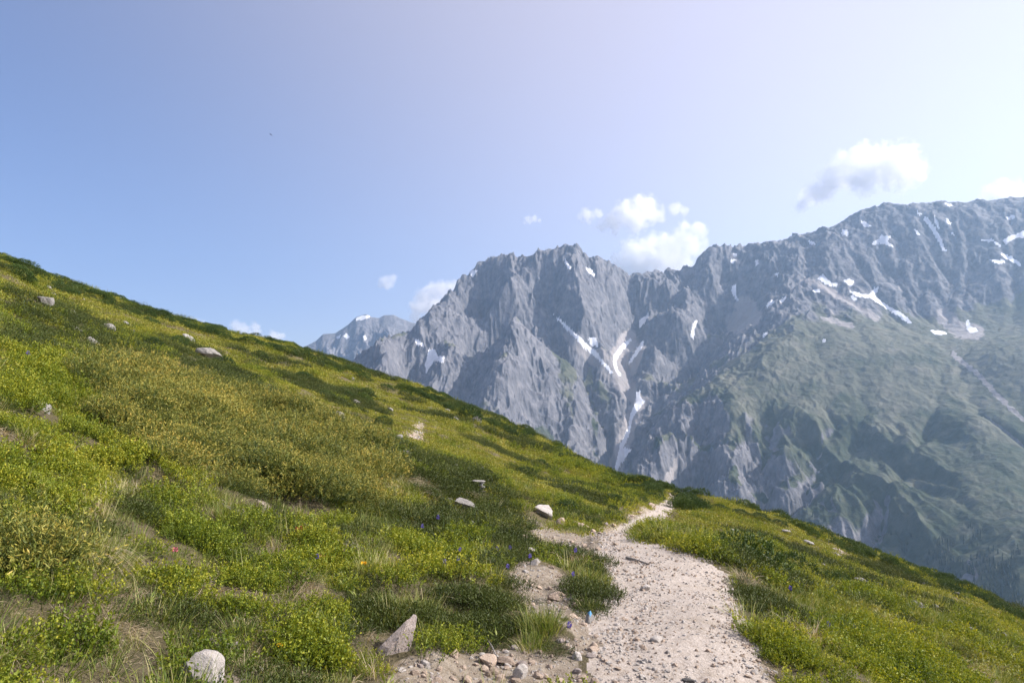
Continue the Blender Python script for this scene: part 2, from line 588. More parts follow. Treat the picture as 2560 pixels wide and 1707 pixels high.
gr = GRASSY(np.stack([PU.ravel(), PV.ravel()], 1) / 1000).reshape(PU.shape)
gr = gr + 0.55 * fbm(VX / 260, VY / 260, 5, 77) + (0.72 - slope) * 0.7
# rock steps that break through the turf of the lower slopes
crag = fbm(VX / 170 + 0.5 * vnoise(VX / 130, VY / 130, 15), VY / 420, 4, 33)
crag_w = smooth(0.05, 0.15, crag - 0.5 * smooth(2050, 2250, PU) * smooth(1420, 1300, PV) - 0.25 * smooth(1150, 950, PV) * smooth(1700, 1850, PU) + 0.04 * smooth(100, -350, VZ)) * smooth(420, 120, VZ)
gr = gr - 0.7 * crag_w * smooth(0.10, 0.0, np.abs(crag - 0.06))
grass_w = smooth(-0.05, 0.35, gr)
wx_ = VX + 40 * vnoise(VX / 110, VY / 110, 3); wy_ = VY + 40 * vnoise(VX / 110, VY / 110, 4)
rough = (1 - 0.72 * grass_w)
# ribs run down the fall line, so noise is stretched along it
rx = VX / 215 + 0.28 * vnoise(VX / 260, VY / 420, 25) + 0.10 * vnoise(VX / 70, VY / 130, 27)
saw = rx - np.floor(rx)
saw = np.where(saw < 0.26, saw / 0.26, (1 - saw) / 0.74)
ribs = (62 * (saw - 0.5) * (0.55 + 0.9 * hash2(np.floor(rx), np.floor(rx) * 0, 5)) + 30 * (ridged(VX / 95 + 0.3 * vnoise(VX / 120, VY / 260, 29), VY / 700, 3, 26) - 0.4)) * smooth(1010, 1110, PV) * smooth(2480, 2250, PU) * smooth(1560, 1640, PU)
gr = gr - 0.5 * smooth(0.3, 0.0, saw) * smooth(1010, 1110, PV)
detail = 52 * (ridged(wx_ / 150, wy_ / 230, 6, 40, 0.6) - 0.35) + 26 * (ridged(wx_ / 44, wy_ / 62, 4, 44, 0.6) - 0.35) + 18 * fbm(VX / 36, VY / 44, 3, 60)
VZ = VZ + detail * rough * (1 - 0.85 * np.maximum(0.8 * chute, snowy)) * (0.9 - 0.42 * smooth(1900, 2150, PU)) + 13 * crag_w * smooth(0, 1, 1 - 0.5 * slope) + ribs + 5 * fbm(VX / 30, VY / 30, 3, 66) * grass_w
PU, PV = pix(VX, VY, VZ)
area_v = bilin(AREA, VX, VY)
scree = smooth(2.6, 4.6, area_v + 0.8 * fbm(VX / 120, VY / 120, 3, 91)) * smooth(1.15, 0.7, slope)
scree = np.maximum(scree, chute); grass_w = grass_w * (1 - chute)




# ---- materials of the mountains
def mountain_material():
    m = NT('mountain_rock')
    c = m.coord()
    n1 = m.noise(0.012, 8, 0.65, c)
    n2 = m.noise(0.0025, 5, 0.5, c)
    mp = m.add('ShaderNodeMapping'); mp.inputs['Scale'].default_value = (1, 1, 0.35)
    m.l(c, mp.inputs['Vector'])
    n3 = m.noise(0.05, 6, 0.7, mp.outputs[0])
    rock = m.ramp(n1, [(0.3, (0.050, 0.055, 0.067)), (0.5, (0.104, 0.107, 0.121)), (0.7, (0.25, 0.243, 0.252))])
    rock = m.mix(0.45, rock, m.ramp(n3, [(0.3, (0.036, 0.039, 0.048)), (0.65, (0.29, 0.28, 0.288))]))
    gcol = m.ramp(n1, [(0.3, (0.075, 0.084, 0.060)), (0.55, (0.130, 0.132, 0.097)), (0.75, (0.205, 0.195, 0.155))])
    gcol = m.mix(m.math('MULTIPLY', m.attr('low'), m.rng(n1, 0.35, 0.6, 1.0, 0.55)), gcol, (0.036, 0.050, 0.028))
    scol = m.ramp(n2, [(0.3, (0.24, 0.225, 0.22)), (0.7, (0.34, 0.315, 0.305))])
    g = m.math('ADD', m.attr('grass'), m.math('MULTIPLY', m.math('SUBTRACT', n3, 0.5), 0.9))
    col = m.mix(m.rng(m.attr('scree'), 0.25, 0.75), rock, scol)
    col = m.mix(m.rng(g, 0.3, 0.65), col, gcol)
    m.color(col)
    m.bsdf.inputs['Specular IOR Level'].default_value = 0.1
    h = m.math('ADD', m.math('MULTIPLY', n1, 10), m.math('MULTIPLY', n3, 4))
    m.bump(h, 0.8, 1.6)
    return m.mat


def snow_material():
    m = NT('old_snow')
    c = m.coord()
    m.color(m.ramp(m.noise(0.02, 5, 0.6, c), [(0.3, (0.66, 0.67, 0.70)), (0.7, (0.86, 0.87, 0.88))]))
    m.bump(m.noise(0.05, 4, 0.5, c), 0.3, 2.0)
    return m.mat


MAT_MOUNT = mountain_material()
MAT_SNOW = snow_material()

# alder and dwarf pine thicken towards the valley
low_w = smooth(-0.25, 0.25, fbm(VX / 170, VY / 230, 4, 140) + 0.75 * smooth(180, -320, VZ) - 0.30)
mv = np.stack([VX, VY, VZ], -1).reshape(-1, 3)
mf = grid_faces(NR, NA)
fu = PU.reshape(-1)[mf].mean(1); fv = PV.reshape(-1)[mf].mean(1)
jit = 2.2 * vnoise(mv[mf[:, 0], 0] / 14, mv[mf[:, 0], 1] / 14, 9), 2.2 * vnoise(mv[mf[:, 0], 0] / 14, mv[mf[:, 0], 1] / 14, 10)
fr = RR.reshape(-1)[mf].mean(1)
# faces hidden behind the mountain's own outline carry no snow
emax = np.maximum.accumulate(VZ / RR, axis=0)
vis = ((VZ / RR) >= emax - 0.004).reshape(-1)[mf[:, 0]]
snow_id = np.full(len(mf), -1)
for k, poly in enumerate(SNOW):
    ax_ = np.array(poly, float)
    near = (fu > ax_[:, 0].min() - 4) & (fu < ax_[:, 0].max() + 4) & (fv > ax_[:, 1].min() - 4) & (fv < ax_[:, 1].max() + 4) & vis
    ii = np.nonzero(near)[0]
    hit = np.zeros(len(ii), bool)
    q_ = 0.9 if k < 6 else 1.9
    for du, dv in ((0, 0), (q_, 0), (-q_, 0), (0, q_), (0, -q_)):
        hit |= in_poly(fu[ii] + jit[0][ii] + du, fv[ii] + jit[1][ii] + dv, poly)
    snow_id[ii[hit]] = k
# the ravine parts the central peak from the long massif
rav = np.array([(1584, 400), (1584, 692), (1576, 780), (1572, 843), (1560, 900), (1585, 960), (1597, 1007), (1576, 1053), (1546, 1130), (1538, 1189), (1525, 1300), (1500, 1500)], float)
right_side = fu > np.interp(fv, rav[:, 1], rav[:, 0])
right_side = np.where(fr > 4480, np.arctan2(VX, VY).reshape(-1)[mf[:, 0]] > az_el(1584, 692)[0], right_side)


def mountain_piece(name, keep, label, cat='mountain'):
    v, f, used = sub_faces(mv, mf, keep & (snow_id < 0))
    me = mesh_np(name, v, f)
    fattr(me, 'grass', grass_w.reshape(-1)[used]); fattr(me, 'scree', scree.reshape(-1)[used]); fattr(me, 'low', low_w.reshape(-1)[used])
    return link(name, me, MAT_MOUNT, label=label, kind='structure')


peak = mountain_piece('mountain', ~right_side, 'dark rocky pyramid peak with a long snow couloir above the ravine')
massif = mountain_piece('mountain', right_side, 'long grey massif with snow patches and a green grassy shoulder')
for k in range(len(SNOW)):
    sel = snow_id == k
    if sel.sum() < 2:
        continue
    v, f, used = sub_faces(mv, mf, sel)
    v = v.copy(); v[:, 2] += 0.6
    link('snow_patch', mesh_np('snow_patch', v, f), MAT_SNOW, massif if right_side[sel].mean() > 0.5 else peak)

# ---- the paler peak far behind on the left
FAR_LINE = [(600,960),(690,905),(752,872),(790,852),(808,835),(838,833),(870,812),(890,793),(916,785),(930,793),(948,795),(960,788),(985,787),(1000,795),(1030,806),(1060,812),(1120,830),(1200,860)]
fl = np.array(FAR_LINE, float)
faz, fel = az_el(fl[:, 0], fl[:, 1])
FD = 7600.0
fth = np.linspace(R(-21), R(-3), 330)
fr_ = np.linspace(6300, 8300, 210)
FT, FR = np.meshgrid(fth, fr_)
FX = FR * np.sin(FT); FY = FR * np.cos(FT)
crest = np.interp(FT, faz, fel) * FD
dd = (FR - FD)
FZ = crest - np.where(dd < 0, -dd * 0.80, dd * 0.9)
fwx = FX + 120 * vnoise(FX / 300, FY / 300, 71)
FZ = FZ + (170 * (ridged(fwx / 420, FY / 900, 5, 70) - 0.45) + 90 * (ridged(fwx / 150 + 3, FY / 260, 4, 75) - 0.4)) * smooth(0, 500, np.abs(dd) + 60)
for _ in range(3):
    cur = (FZ / FR).max(0)
    d = np.interp(fth, faz, fel) - cur
    d = np.convolve(np.pad(d, 2, mode='edge'), np.ones(5) / 5, 'valid')
    FZ = FZ + d[None, :] * FR * smooth(6300, 7400, FR)
FPU, FPV = pix(FX, FY, FZ)
fvv = np.stack([FX, FY, FZ], -1).reshape(-1, 3)
fff = grid_faces(len(fr_), len(fth))
cu = FPU.reshape(-1)[fff].mean(1); cv = FPV.reshape(-1)[fff].mean(1)
FSNOW = [[(889,796),(904,789),(926,788),(925,793),(908,799),(890,802)], [(841,843),(852,836),(851,842),(844,848)], [(858,840),(866,832),(874,842),(868,848)], [(906,840),(914,838),(918,848),(912,850)], [(925,868),(934,874),(930,876)]]
femax = np.maximum.accumulate(FZ / FR, axis=0)
fvis = ((FZ / FR) >= femax - 0.004).reshape(-1)[fff[:, 0]]
fid = np.full(len(fff), -1)
for k, poly in enumerate(FSNOW):
    fid[in_poly(cu, cv, poly) & fvis] = k
v, f, used = sub_faces(fvv, fff, fid < 0)
me = mesh_np('mountain', v, f)
fattr(me, 'grass', np.zeros(len(used))); fattr(me, 'scree', 0.3 + 0 * used); fattr(me, 'low', 0.0 * used)
farpeak = link('mountain', me, MAT_MOUNT, label='pale far peak with a small snow cap behind the grassy hillside', kind='structure')
for k in range(len(FSNOW)):
    if (fid == k).sum() > 1:
        v, f, used = sub_faces(fvv, fff, fid == k)
        link('snow_patch', mesh_np('snow_patch', v, f), MAT_SNOW, farpeak)
# ------------------------------------------------------------------ hillside
NEAR = [
    (0,1707,3.0),(320,1707,3.2),(640,1707,3.4),(1100,1707,3.8),(1350,1707,4.1),(1540,1707,4.25),(1740,1707,4.4),(1930,1707,4.7),(2250,1707,7.0),(2560,1707,11),
    (0,1500,3.7),(320,1500,4.2),(640,1500,4.8),(1000,1500,5.4),(1250,1500,5.8),(1400,1510,6.0),(1500,1500,6.3),(1640,1500,6.4),(1790,1500,6.6),(1870,1500,7.3),(2050,1500,10.5),(2200,1500,14),(2400,1560,16),(2560,1620,17),
    (0,1350,4.6),(320,1350,5.4),(640,1350,6.5),(1000,1350,7.8),(1250,1370,8.8),(1400,1380,9.2),(1500,1375,9.5),(1640,1370,9.7),(1770,1375,9.8),(1850,1400,10.8),(2000,1450,14),
    (1450,1330,11),(1530,1333,14),(1600,1340,13),(1700,1350,12.5),(1520,1300,15),
    (1560,1318,16.5),(1600,1296,20),(1660,1272,26),(1692,1254,32),
    (1640,1322,17),(1672,1308,20),(1704,1282,26),(1740,1274,30),
    (1750,1310,20),(1900,1360,21),(2100,1420,25),(2100,1375,36),(2300,1500,21),(2300,1455,36),(2560,1575,30),(1850,1290,34),(1960,1320,33),(2200,1420,33),
    (1620,1262,27),(1540,1262,21),(1450,1270,18),(1400,1220,22),(1320,1210,25),(1200,1090,40),(1300,1140,42),(1450,1180,40),(1550,1225,38),(1000,1010,46),(1040,1080,30),(750,940,42),(750,1010,25),(400,860,36),(380,920,20),(0,720,40),(0,800,18),(200,780,32),
    (1210,1250,13.5),(1000,1150,14),(700,1120,13),(350,1020,11.5),(0,920,10),(1320,1320,12.5),(150,1150,7),(500,1180,8.5),(850,1230,10.5),(1120,1290,11),
]
SKYN = [(0,650,70),(141,702,68),(326,762,66),(479,813,64),(610,845,62),(697,865,62),(762,878,62),(903,930,60),(1045,969,60),(1154,1018,58),(1230,1048,57),(1306,1079,55),(1415,1139,52),(1524,1198,48),(1611,1216,42),(1660,1241,36),
        (1692,1253,34),(1796,1258,38),(1915,1286,40),(2046,1329,42),(2122,1362,43),(2231,1406,44),(2340,1444,44),(2449,1492,44),(2560,1537,44)]
_n = np.array(NEAR + SKYN, float)
naz, nel = az_el(_n[:, 0], _n[:, 1])
A_ = list(naz); E_ = list(nel); L_ = list(np.log(_n[:, 2]))
for u, v, r in SKYN:
    a, e = az_el(u, v)
    for k, de in ((1.45, 0.06), (2.2, 0.20), (3.4, 0.38)):
        A_.append(a); E_.append(e - de); L_.append(math.log(r * k))
# the same slope goes on outside the picture
for deg in (-75, -58, -46):
    for r in (1.5, 3, 6, 14, 30, 70):
        a = R(deg); s = -0.42 * math.sin(a) * (1 - 0.3 * smooth(20, 80, r))
        A_.append(a); E_.append(-1.55 / r + s); L_.append(math.log(r))
for deg in (46, 58, 75):
    for r in (1.5, 3, 6, 14, 30, 70):
        a = R(deg); s = -0.42 * math.sin(a)
        A_.append(a); E_.append(-1.65 / r + s); L_.append(math.log(r))
for deg in (-25, 0, 25):
    for r in (1.2, 2.0):
        A_.append(R(deg)); E_.append(-1.6 / r - 0.36 * math.sin(R(deg))); L_.append(math.log(r))
hill_rbf = RBF(np.stack([np.array(A_) * 1.6, np.array(L_)], 1), np.array(E_), 3e-4)


def hill_base(x, y):
    x = np.asarray(x, float); y = np.asarray(y, float)
    sh = x.shape
    x = x.ravel(); y = y.ravel()
    r = np.hypot(x, y)
    th = np.arctan2(x, y)
    thc = np.clip(th, R(-75), R(75))
    z = hill_rbf(np.stack([thc * 1.6, np.log(np.clip(r, 1.2, 220))], 1)) * np.clip(r, 1.2, 1e9)
    plane = -1.6 - 0.40 * x
    w = smooth(R(62), R(90), np.abs(th))
    w = np.maximum(w, smooth(1.9, 1.3, r))
    return (z * (1 - w) + plane * w).reshape(sh)


# path, as its two edges in photograph pixels (left edge, right edge), near to far
PATH_L = [(1545,1900),(1500,1707),(1490,1640),(1485,1560),(1500,1500),(1520,1440),(1500,1395),(1488,1365),(1500,1344),(1522,1330),(1545,1318),(1580,1300),(1618,1280),(1650,1260),(1664,1246),(1670,1236)]
PATH_R = [(2080,1900),(1935,1707),(1905,1640),(1865,1560),(1840,1500),(1822,1440),(1800,1412),(1740,1385),(1660,1362),(1595,1350),(1570,1338),(1615,1326),(1650,1305),(1676,1280),(1692,1258),(1705,1240)]
PATH_POLY = PATH_L + PATH_R[::-1]
# bare gravelly soil beside the path
BARE = [
    [(1300,1285),(1345,1300),(1380,1322),(1440,1335),(1500,1362),(1525,1395),(1440,1382),(1370,1362),(1325,1345),(1305,1322)],
    [(1275,1385),(1330,1390),(1385,1425),(1430,1460),(1460,1510),(1490,1560),(1515,1615),(1470,1610),(1415,1570),(1370,1525),(1328,1478),(1290,1435)],
    [(1015,1655),(1110,1628),(1200,1632),(1290,1618),(1340,1635),(1410,1640),(1500,1690),(1520,1730),(1300,1730),(1180,1730),(1060,1730),(985,1700)],
    [(1380,1590),(1440,1598),(1500,1615),(1510,1655),(1440,1640)],
    [(1440,1345),(1500,1318),(1580,1280),(1640,1252),(1660,1256),(1600,1296),(1545,1322),(1500,1350)],
    [(1030,1050),(1055,1050),(1062,1080),(1052,1105),(1010,1092),(1006,1074),(1038,1078)],
    [(2050,1342),(2085,1345),(2088,1360),(2112,1385),(2112,1410),(2100,1438),(2092,1432),(2098,1400),(2085,1375),(2066,1355)],
    [(830,1352),(880,1352),(905,1395),(880,1400),(850,1378)],
    [(640,1245),(668,1245),(690,1300),(660,1290)],
    [(520,1590),(560,1580),(600,1610),(560,1630)],
    [(1245,1400),(1290,1440),(1345,1490),(1370,1540),(1330,1530),(1290,1480),(1255,1440)],
    [(560,1690),(620,1670),(650,1700),(600,1720)], [(150,1600),(190,1590),(200,1625),(160,1630)], [(480,1440),(540,1425),(560,1445),(500,1460)], [(1880,1640),(1905,1700),(1960,1720),(1930,1660)],
]


def bank(x, y):
    """The soil step cut into the slope beside the trail."""
    return 0


def zhill(x, y, fine=True):
    x = np.asarray(x, float); y = np.asarray(y, float)
    r = np.hypot(x, y)
    z = hill_base(x, y)
    u, v = pix(x, y, z)
    pm = path_soft(u, v, r)
    bump = 0.17 * fbm(x / 1.5, y / 1.5, 3, 101) * smooth(2.0, 6, r) + 0.075 * fbm(x / 0.55, y / 0.55, 3, 111)
    far = 0.42 * fbm(x / 6.0, y / 6.0, 3, 121) * smooth(10, 30, r) + 0.16 * fbm(x / 2.2, y / 2.2, 2, 125) * smooth(8, 18, r)
    z = z + (bump + far) * (1 - 0.85 * pm)
    if fine:
        z = z + 0.012 * fbm(x / 0.16, y / 0.16, 3, 131)
    return z


_pl = np.array(PATH_L, float); _pr = np.array(PATH_R, float)


def path_soft(u, v, r):
    """1 on the trail, falling to 0 a little outside it (pixel measure scaled by distance)."""
    o = np.argsort(_pl[:, 1])
    l = np.interp(v, _pl[o, 1], _pl[o, 0])
    o = np.argsort(_pr[:, 1])
    rr_ = np.interp(v, _pr[o, 1], _pr[o, 0])
    m = FPX * 0.25 / np.maximum(r, 1)
    return smooth(-m, 0, u - l) * smooth(-m, 0, rr_ - u) * (v > 1240) * (r < 40)


# one sheet: fine in front of the camera, coarse around and behind it
az_f = np.linspace(R(-44), R(44), 560)
az_c = np.concatenate([np.linspace(R(-180), R(-46), 40), az_f, np.linspace(R(46), R(180), 40)])
r_f = np.concatenate([[0.05, 0.4, 0.8, 1.2], np.exp(np.linspace(math.log(1.6), math.log(72), 470)), np.exp(np.linspace(math.log(74), math.log(240), 40))])
GT, GR = np.meshgrid(az_c, r_f)
HX = GR * np.sin(GT); HY = GR * np.cos(GT)
HZ = zhill(HX, HY)
hv = np.stack([HX, HY, HZ], -1).reshape(-1, 3)
hf = grid_faces(len(r_f), len(az_c))[:, ::-1]
HU, HV = pix(HX, HY, HZ)
front = (HY > 0.5)
hfc_r = GR.reshape(-1)[hf].mean(1)
fu2 = HU.reshape(-1)[hf].mean(1); fv2 = HV.reshape(-1)[hf].mean(1)
ok = front.reshape(-1)[hf].all(1)
hx = HX.reshape(-1)[hf[:, 0]]; hy = HY.reshape(-1)[hf[:, 0]]
jm = FPX * 0.10 / np.maximum(hfc_r, 1.5)
ju = fu2 + jm * (fbm(hx / 0.35, hy / 0.35, 3, 201) * 1.6); jv = fv2 + 0.4 * jm * (fbm(hx / 0.3, hy / 0.3, 3, 202) * 1.6)
on_path = in_poly(ju, jv, PATH_POLY) & ok & (hfc_r < 39)
bare_f = np.zeros(len(hf), bool)
for k, p in enumerate(BARE):
    bare_f |= in_poly(ju, jv, p) & ok & (hfc_r < (60 if k in (5, 6) else 34))
bare_v = np.zeros(len(hv)); np.add.at(bare_v, hf[bare_f].ravel(), 1)
bare_v = np.clip(bare_v / 4, 0, 1)


def soil_material():
    m = NT('hillside_soil')
    c = m.coord()
    n = m.noise(0.35, 6, 0.6, c); n2 = m.noise(9, 6, 0.65, c); n3 = m.noise(1.6, 5, 0.6, c); n5 = m.noise(110, 4, 0.75, c)
    turf = m.ramp(m.math('ADD', m.math('MULTIPLY', n3, 0.45), m.math('MULTIPLY', n2, 0.55)), [(0.3, (0.030, 0.026, 0.012)), (0.5, (0.070, 0.062, 0.026)), (0.62, (0.12, 0.10, 0.055)), (0.75, (0.20, 0.16, 0.10))])
    dirt = m.ramp(n2, [(0.3, (0.12, 0.090, 0.058)), (0.5, (0.25, 0.20, 0.142)), (0.7, (0.40, 0.34, 0.265))])
    m.color(m.mix(m.rng(n5, 0.40, 0.68, 0.0, 0.65), m.mix(m.rng(m.attr('bare'), 0.2, 0.7), turf, dirt), m.mix(m.rng(m.attr('bare'), 0.2, 0.7), (0.26, 0.21, 0.13), (0.46, 0.40, 0.33))))
    m.bump(m.math('ADD', m.math('ADD', n2, n3), m.math('MULTIPLY', n5, 0.5)), 1.0, 0.04)
    return m.mat


def path_material():
    m = NT('trail_gravel')
    c = m.coord()
    n = m.noise(0.9, 5, 0.6, c); n2 = m.noise(26, 6, 0.7, c); n3 = m.noise(90, 4, 0.7, c); n4 = m.noise(4, 5, 0.65, c)
    base = m.ramp(n2, [(0.32, (0.28, 0.225, 0.172)), (0.5, (0.42, 0.362, 0.303)), (0.68, (0.53, 0.47, 0.41))])
    base = m.mix(0.35, base, m.ramp(n3, [(0.3, (0.18, 0.14, 0.11)), (0.7, (0.52, 0.47, 0.43))]))
    base = m.mix(m.rng(n4, 0.5, 0.72, 0.0, 0.5), base, (0.29, 0.235, 0.175))
    col = m.mix(m.rng(n, 0.45, 0.7, 0.0, 0.35), base, (0.47, 0.415, 0.365))
    m.color(col)
    m.bump(m.math('ADD', m.math('ADD', n2, m.math('MULTIPLY', n3, 0.5)), n4), 0.9, 0.02)
    return m.mat


MAT_SOIL = soil_material()
MAT_PATH = path_material()
v, f, used = sub_faces(hv, hf, ~on_path)
me = mesh_np('ground', v, f)
fattr(me, 'bare', bare_v[used])
ground = link('ground', me, MAT_SOIL, kind='structure', label='steep green alpine hillside falling away to one side of the trail')
v, f, used = sub_faces(hv, hf, on_path)
path_ob = link('path', mesh_np('path', v, f), MAT_PATH, kind='structure', label='pale stony hiking trail curving along the slope to the crest')

# far valley floor below everything
vx = np.array([-6000, 6000, 6000, -6000.0]); vy = np.array([-4000, -4000, 8400, 8400.0])
me = mesh_np('valley_ground', np.stack([vx, vy, np.full(4, -620.0)], 1), np.array([[0, 1, 2, 3]]))
m = NT('valley_grass'); m.color(m.ramp(m.noise(0.004, 5, 0.6, m.coord()), [(0.3, (0.04, 0.055, 0.02)), (0.7, (0.08, 0.09, 0.04))]))
link('valley_ground', me, m.mat, kind='structure', label='dim green valley floor far below the mountains')
# ------------------------------------------------------------------ plant pieces
def leaf_material(name, stops, trans=0.45, gloss=0.25, patch=None):
    m = NT(name)
    t = m.attr('tint')
    oi = m.add('ShaderNodeObjectInfo').outputs['Random']
    geo = m.add('ShaderNodeNewGeometry')
    n = m.noise(0.55, 3, 0.6, geo.outputs['Position'])
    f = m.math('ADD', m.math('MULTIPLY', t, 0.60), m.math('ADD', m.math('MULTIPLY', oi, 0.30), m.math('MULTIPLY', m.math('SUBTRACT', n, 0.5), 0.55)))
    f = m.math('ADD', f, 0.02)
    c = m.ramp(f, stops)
    m.color(c)
    m.bsdf.inputs['Roughness'].default_value = 0.5
    m.bsdf.inputs['Specular IOR Level'].default_value = gloss
    tr = m.add('ShaderNodeBsdfTranslucent')
    m.l(m.mix(1.0, c, (1.25, 1.15, 0.55), 'MULTIPLY'), tr.inputs['Color'])
    mx = m.add('ShaderNodeMixShader')
    mx.inputs[0].default_value = trans
    m.l(m.bsdf.outputs[0], mx.inputs[1]); m.l(tr.outputs[0], mx.inputs[2])
    m.l(mx.outputs[0], m.out.inputs['Surface'])
    return m.mat


class Geo:
    """Collects small triangles with a tint each."""
    def __init__(self):
        self.v = []; self.f = []; self.t = []; self.n = 0

    def add(self, verts, faces, tint):
        self.v.append(np.asarray(verts, float)); self.f.append(np.asarray(faces) + self.n)
        self.t.append(np.broadcast_to(np.asarray(tint, float), (len(verts),)))
        self.n += len(verts)

    def mesh(self, name, mat):
        me = mesh_np(name, np.concatenate(self.v), np.concatenate(self.f), False)
        fattr(me, 'tint', np.concatenate(self.t))
        me.materials.append(mat)
        return me


def unit(a):
    return a / (np.linalg.norm(a, axis=-1, keepdims=True) + 1e-9)


def add_leaves(g, pos, direc, length, width, tint):
    """Diamond leaves: pos (n,3), direc (n,3)."""
    n = len(pos)
    d = unit(direc)
    side = unit(np.cross(d, rng.normal(size=(n, 3))))
    nrm = np.cross(d, side)
    L = np.asarray(length).reshape(-1, 1) * np.ones((n, 1)); W = np.asarray(width).reshape(-1, 1) * np.ones((n, 1))
    a = pos; b = pos + d * L * 0.45 + side * W * 0.5 + nrm * W * 0.12; c = pos + d * L; e = pos + d * L * 0.45 - side * W * 0.5 + nrm * W * 0.12
    V = np.stack([a, b, c, e], 1).reshape(-1, 3)
    i = np.arange(n)[:, None] * 4
    F = np.concatenate([i + np.array([[0, 1, 2]]), i + np.array([[0, 2, 3]])], 0)
    g.add(V, F, np.repeat(np.broadcast_to(tint, (n,)), 4))


def add_blades(g, base, direc, length, width, droop, tint, segs=3, fall=None):
    n = len(base)
    d = unit(direc)
    side = unit(np.cross(d, np.array([0, 0, 1.0]) + 0.3 * rng.normal(size=(n, 3))))
    L = np.asarray(length).reshape(-1, 1) * np.ones((n, 1))
    rows = []
    fallv = np.array([0, 0, -1.0]) if fall is None else np.asarray(fall, float)
    for s in range(segs + 1):
        t = s / segs
        p = base + d * L * t + fallv * (np.asarray(droop).reshape(-1, 1) * L) * t * t
        w = width * (1 - t * 0.92)
        rows.append(np.stack([p - side * w / 2, p + side * w / 2], 1))
    V = np.stack(rows, 1).reshape(n, -1, 3)
    F = []
    for s in range(segs):
        o = 2 * s
        F += [[o, o + 1, o + 3], [o, o + 3, o + 2]]
    F = np.array(F)
    k = V.shape[1]
    g.add(V.reshape(-1, 3), (np.arange(n)[:, None, None] * k + F[None]).reshape(-1, 3), np.repeat(np.broadcast_to(tint, (n,)), k))


def disc(n, r):
    a = rng.uniform(0, 2 * np.pi, n); q = r * np.sqrt(rng.uniform(0, 1, n))
    return np.stack([q * np.cos(a), q * np.sin(a)], 1)


def make_bilberry(name, mat, n_st=36, per=14, rad=0.13, h=0.15, ll=0.0135, lw=0.009):
    g = Geo()
    p = disc(n_st, rad)
    tip = np.concatenate([p * 1.35 + rng.normal(0, 0.015, (n_st, 2)), (h * (1 - 0.5 * (np.linalg.norm(p, axis=1) / rad) ** 2) * rng.uniform(0.65, 1.15, n_st))[:, None]], 1)
    base = np.concatenate([p * 0.8, np.full((n_st, 1), -0.02)], 1)
    add_blades(g, base, tip - base, np.linalg.norm(tip - base, axis=1), 0.0035, 0.0, 0.05, 1)
    for k in range(n_st):
        t = rng.uniform(0.3, 1.0, per) ** 0.7
        pos = base[k] + (tip[k] - base[k]) * t[:, None] + rng.normal(0, 0.004, (per, 3))
        d = rng.normal(0, 1, (per, 3)) + np.array([0, 0, 0.9])
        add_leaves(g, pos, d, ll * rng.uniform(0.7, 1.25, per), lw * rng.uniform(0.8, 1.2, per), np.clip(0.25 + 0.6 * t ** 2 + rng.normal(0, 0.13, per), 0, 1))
    return g.mesh(name, mat)


def make_juniper(name, mat, n_sp=46, rad=0.19, h=0.17):
    g = Geo()
    p = disc(n_sp, rad)
    hh = h * np.sqrt(np.clip(1 - (np.linalg.norm(p, axis=1) / rad) ** 2 * 0.8, 0, 1)) * rng.uniform(0.55, 1.05, n_sp)
    for k in range(n_sp):
        base = np.array([p[k, 0], p[k, 1], hh[k]])
        ax = unit(np.array([p[k, 0] * 4 + rng.normal(0, .35), p[k, 1] * 4 + rng.normal(0, .35), 0.85]))
        ln = rng.uniform(0.035, 0.075)
        m = 13
        t = np.linspace(-0.15, 1.0, m)
        pos = base + ax * (t * ln)[:, None]
        d = unit(rng.normal(0, 1, (m, 3))) * 0.9 + ax * 0.9
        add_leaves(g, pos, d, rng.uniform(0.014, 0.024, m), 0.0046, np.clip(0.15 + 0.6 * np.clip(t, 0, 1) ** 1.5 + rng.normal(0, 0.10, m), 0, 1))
    base = np.concatenate([p * 0.4, np.full((n_sp, 1), 0.0)], 1)
    add_blades(g, base[:16], np.concatenate([p[:16] * 0.7, hh[:16, None]], 1), 0.12, 0.005, 0.0, 0.0, 1)
    return g.mesh(name, mat)


def make_heather(name, mat, n=80, rad=0.15, h=0.10):
    g = Geo()
    p = disc(n, rad)
    hh = h * (1 - 0.5 * (np.linalg.norm(p, axis=1) / rad) ** 2) * rng.uniform(0.55, 1.15, n)
    for k in range(n):
        ax = unit(np.array([p[k, 0] * 2.2 + rng.normal(0, .25), p[k, 1] * 2.2 + rng.normal(0, .25), 1.0]))
        m = 6
        t = np.linspace(0.25, 1.0, m)
        pos = np.array([p[k, 0], p[k, 1], 0]) + ax * (t * hh[k])[:, None]
        d = rng.normal(0, 0.6, (m, 3)) + ax
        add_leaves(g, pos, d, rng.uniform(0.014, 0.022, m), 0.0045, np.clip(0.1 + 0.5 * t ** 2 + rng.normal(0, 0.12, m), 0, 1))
    return g.mesh(name, mat)


def make_grass(name, mat, n=55, rad=0.07, h=0.16, wid=0.0042, droop=0.45, lean=0.5, segs=3):
    g = Geo()
    p = disc(n, rad)
    base = np.concatenate([p, np.full((n, 1), -0.015)], 1)
    d = np.concatenate([p * lean / rad + rng.normal(0, 0.22, (n, 2)), np.ones((n, 1))], 1)
    add_blades(g, base, d, h * rng.uniform(0.5, 1.25, n), wid, droop * rng.uniform(0.3, 1.4, n), rng.uniform(0, 1, n), segs)
    return g.mesh(name, mat)


